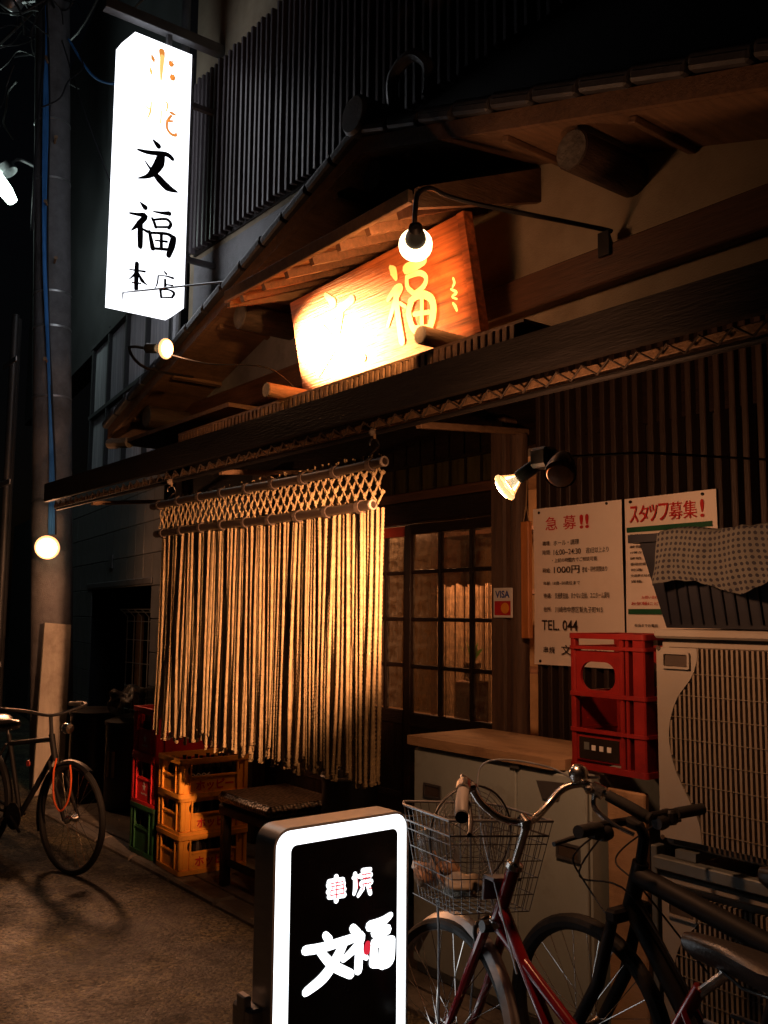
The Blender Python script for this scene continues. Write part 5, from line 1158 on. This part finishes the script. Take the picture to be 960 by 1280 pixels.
saddle(lb_, -.22, .86); obj('seat_post', MB().tube([(-.18, 0, .76), (-.2, 0, .83)], .012, 8), 'black_metal', lb_)
obj('crank', MB().tube([(0, -.07, .28), (.12, -.075, .2)], .009, 8).lathe([(.085, -.003), (.085, .003)], 24, (0, -.05, .28), (0, 1, 0)), 'black_metal', lb_)
obj('reflector', MB().lathe([(.02, 0), (.018, .008)], 12, (.1, -.02, .62), (0, -1, 0)), 'red_strip', lb_)
obj('kickstand', MB().tube([(-.1, -.06, .26), (-.14, -.2, .01)], .008, 6), 'black_metal', lb_)
Ml = Matrix.Translation((-6.4, -1.43, 0)) @ Matrix.Rotation(R(15), 4, 'Z')
lk = [Ml @ Vector(p) for p in ((.45, -.05, .69), (.44, -.06, .6), (.47, -.07, .45), (.54, -.07, .385), (.6, -.06, .45), (.61, -.05, .56), (.58, -.04, .66))]
o = tag(obj('cable_lock', MB().tube(smooth_path(lk, 6), .006, 8), 'orange_cable'), 'orange cable lock looped over the front wheel of the dark bicycle', 'lock')

# ------------------------------------------------------------------ utility pole, cables, left-hand clutter
pole = thing('utility_pole', 'tall grey concrete utility pole with climbing bolts and steel bands', 'utility pole', (-8.75, -.44, 0))
LEAN = lambda q: (q[0] - .0285 * q[2], q[1] - .036 * q[2], q[2])
pole.rotation_euler = (.036, -.0285, 0)
obj('shaft', MB().lathe([(.19, 0), (.185, 2), (.172, 5), (.158, 9), (.155, 9.5)], 28), 'pole', pole)
for z in (2.62, 3.6, 4.28, 4.62, 5.75, 6.35): 
    r_ = .19 - z * .0036
    obj('steel_band', MB().lathe([(r_, 0), (r_ + .004, .002), (r_ + .004, .02), (r_, .022)], 28, (0, 0, z), cap=False), 'galv' if z > 4 else 'steel_dull', pole)
for k, z in enumerate((3.92, 4.9, 5.45, 6.1, 6.9)):
    a = -.55 if k % 2 == 0 else -.2
    obj('climbing_bolt', MB().tube([(.15 * math.cos(a), .15 * math.sin(a), z), (.27 * math.cos(a), .27 * math.sin(a), z + .015)], .011, 8).lathe([(.018, 0), (.018, .012)], 6, (.265 * math.cos(a), .265 * math.sin(a), z + .013), (math.cos(a), math.sin(a), .1)), 'log', pole)
obj('cap_socket', MB().lathe([(.018, 0), (.02, .004), (.012, .006)], 10, (.165 * math.cos(-.75), .165 * math.sin(-.75), 3.42), (math.cos(-.75), math.sin(-.75), 0)), 'galv', pole)
pipes = thing('service_pipes', 'pair of dark vertical service pipes strapped beside the utility pole', 'pipe', (-9.1, -.86, 0))
for dx, rr_ in ((0, .045), (.12, .035)): obj('pipe', MB().tube([(dx, dx * -.4, 0), (dx, dx * -.4, 4.4)], rr_, 12), 'black_plastic', pipes)
for z in (1.1, 2.75, 3.9): obj('pipe_clamp', MB().box(-.06, .34, -.09, -.075, z, z + .05, .004), 'steel_dull', pipes)
bc = thing('blue_cable_bundle', 'bundle of bright blue cables running down the utility pole', 'cable', (-8.7, -.63, 2.8), world=True)
rd = random.Random(3)
for k in range(4):
    pts = []
    for i in range(16):
        z = 2.3 + i * .38; a = -.42 + .06 * k + .1 * math.sin(i * .6 + k * .3) - (.03 * i)
        rr_ = .2 - z * .0036 + .012 + .006 * math.sin(i * 1.3 + k)
        pts.append((-8.75 + rr_ * math.cos(a), -.44 + rr_ * math.sin(a), z))
    pts += [(-8.75 + .05, -.75, 8.1), (-8.9 + .1 * k, -1.0, 8.25)]
    obj('cable', MB().tube(smooth_path([LEAN(q) for q in pts], 3), .011 if k else .014, 6), 'blue_cable' if k < 3 else 'black_cable', bc)
nest = [('overhead_cable', 'blue overhead cable looping near the top of the pole', 'blue_cable', [(-8.9, -.62, 7.9), (-9.2, -.9, 8.3), (-9.3, -1.0, 7.9), (-9.5, -1.1, 7.2)], .012),
        ('overhead_cable', 'blue overhead cable rising from the pole towards the box sign', 'blue_cable', [(-8.55, -.35, 7.2), (-8.35, -.2, 6.8), (-8.1, -.1, 6.62), (-7.9, -.05, 6.6)], .012),
        ('overhead_cable', 'thin black service wire from the pole towards the glowing box sign', 'black_cable', [(-8.6, -.4, 7.2), (-7.7, -.5, 6.0), (-7.1, -.45, 5.0)], .006),
        ('overhead_cable', 'thick black cable sagging down the front of the pole', 'black_cable', [(-8.6, -.6, 8.0), (-8.52, -.6, 7.0), (-8.58, -.64, 6.2), (-8.66, -.66, 5.2)], .016),
        ('overhead_cable', 'black overhead cable leaving the pole to the far side', 'black_cable', [(-8.8, -.5, 7.7), (-9.6, -.9, 7.3), (-10.5, -1.2, 7.5)], .018),
        ('overhead_cable', 'black overhead cable crossing high behind the pole', 'black_cable', [(-10.5, -.3, 8.0), (-9.0, -.1, 7.6), (-7.6, .0, 8.3)], .014)]
for (nm, lab, m_, pts, r_) in nest: tag(obj(nm, MB().tube(smooth_path([LEAN(q) for q in pts], 8), r_, 6), m_), lab, 'cable', 'cables at the pole top')
tg = MB(); rd = random.Random(11)
for k in range(26):
    c = Vector((-9.0 + rd.uniform(-.45, .45), -.86 + rd.uniform(-.35, .35), 7.35 + rd.uniform(-.45, .5))); pts = [c]
    d = Vector((rd.uniform(-1, 1), rd.uniform(-1, 1), rd.uniform(-.6, .6)))
    for i in range(4): d = (d + Vector((rd.uniform(-.8, .8), rd.uniform(-.8, .8), rd.uniform(-.8, .6)))).normalized(); pts.append(pts[-1] + d * .2)
    tg.tube(smooth_path(pts, 5), rd.choice((.006, .008, .012)), 5)
tag(obj('cable_tangle', tg, 'black_cable', kind='stuff'), 'tangle of black wires around the pole top', 'wires')
ins = thing('insulator_box', 'pale cable closure box strapped among the wires at the pole top', 'closure box', (-9.12, -1.0, 7.75))
obj('box', MB().lathe([(.05, -.25), (.09, -.22), (.1, -.1), (.1, .15), (.07, .22), (.02, .25)], 14, (0, 0, 0), (.5, .3, .8)), 'galv', ins); obj('strap', MB().bar((-.05, -.03, -.12), (.28, .3, -.1), .03, .03), 'steel_dull', ins)
sl_ = thing('street_lamp', 'small lit white street lamp on a bracket beyond the pole', 'street lamp', (-11.0, -.52, 6.5), world=True)
obj('diffuser', MB().lathe([(.001, -.22), (.06, -.2), (.085, -.05), (.08, .12), (.04, .2), (.001, .21)], 16, (-11.02, -.56, 6.53), (-.25, -.45, .75)), 'em_tube', sl_)
point('lamp_light', sl_, (-10.9, -.75, 6.3), 55, (.8, 1, .92), .12)
obj('hood', MB().lathe([(.02, .16), (.095, .1), (.1, 0)], 16, (-11.0, -.5, 6.72), (-.25, -.45, .75), cap=False), 'galv', sl_)
obj('bracket', MB().tube(smooth_path([(-11.0, -.48, 6.85), (-10.97, -.4, 6.9), (-10.98, -.12, 6.85)], 5), .02, 8), 'steel_dull', sl_)
lbd = tag(obj('leaning_board', MB().prism([(-.695, .0), (-.43, .0), (-.425, 1.48), (-.66, 1.5)], -8.5, -8.47, lambda a, b, d: (d, a, b)), 'pale_board', smooth=False), 'tall tan board leaning against the foot of the utility pole', 'board')
for k, (x, y, r_, h_, lab) in enumerate(((-8.0, -.35, .2, .72, 'dark lidded bin standing closest to the leaning board'), (-7.35, -.28, .21, .66, 'dark lidded bin standing next to the stacked crates'))):
    t = thing('lidded_bin', lab, 'bin', (x, y, 0.0 if x < -7.7 else ZP), 0, 'dark bins by the bay')
    obj('drum', MB().lathe([(r_ * .9, 0), (r_, h_ * .1), (r_, h_)], 24), 'black_metal', t); obj('lid', MB().lathe([(r_ * 1.05, h_ + .002), (r_ * 1.05, h_ + .03), (r_ * .6, h_ + .06), (.02, h_ + .07)], 24), 'black_plastic', t)
    obj('bin_sticker', MB().prism([(.0, 0), (.09, 0), (.09, .2), (0, .2)], r_ + .001, r_ + .003, lambda a, b, d: (d * math.sin(a / r_ + .1), -d * math.cos(a / r_ + .1), b + h_ * .4)), 'cord' if k else 'black_plastic', t, smooth=False)
tag(lump('rubbish_bag', (-7.35, -.28, .86), (.2, .17, .13), 'bag_film', 21, .5), 'clear plastic rubbish bag lying on the bin by the crates', 'bag')
tag(lump('rubbish_bag', (-6.85, -.15, .95), (.1, .1, .18), 'bag_film', 25, .45), 'pale plastic bag standing behind the topmost red crate', 'bag')
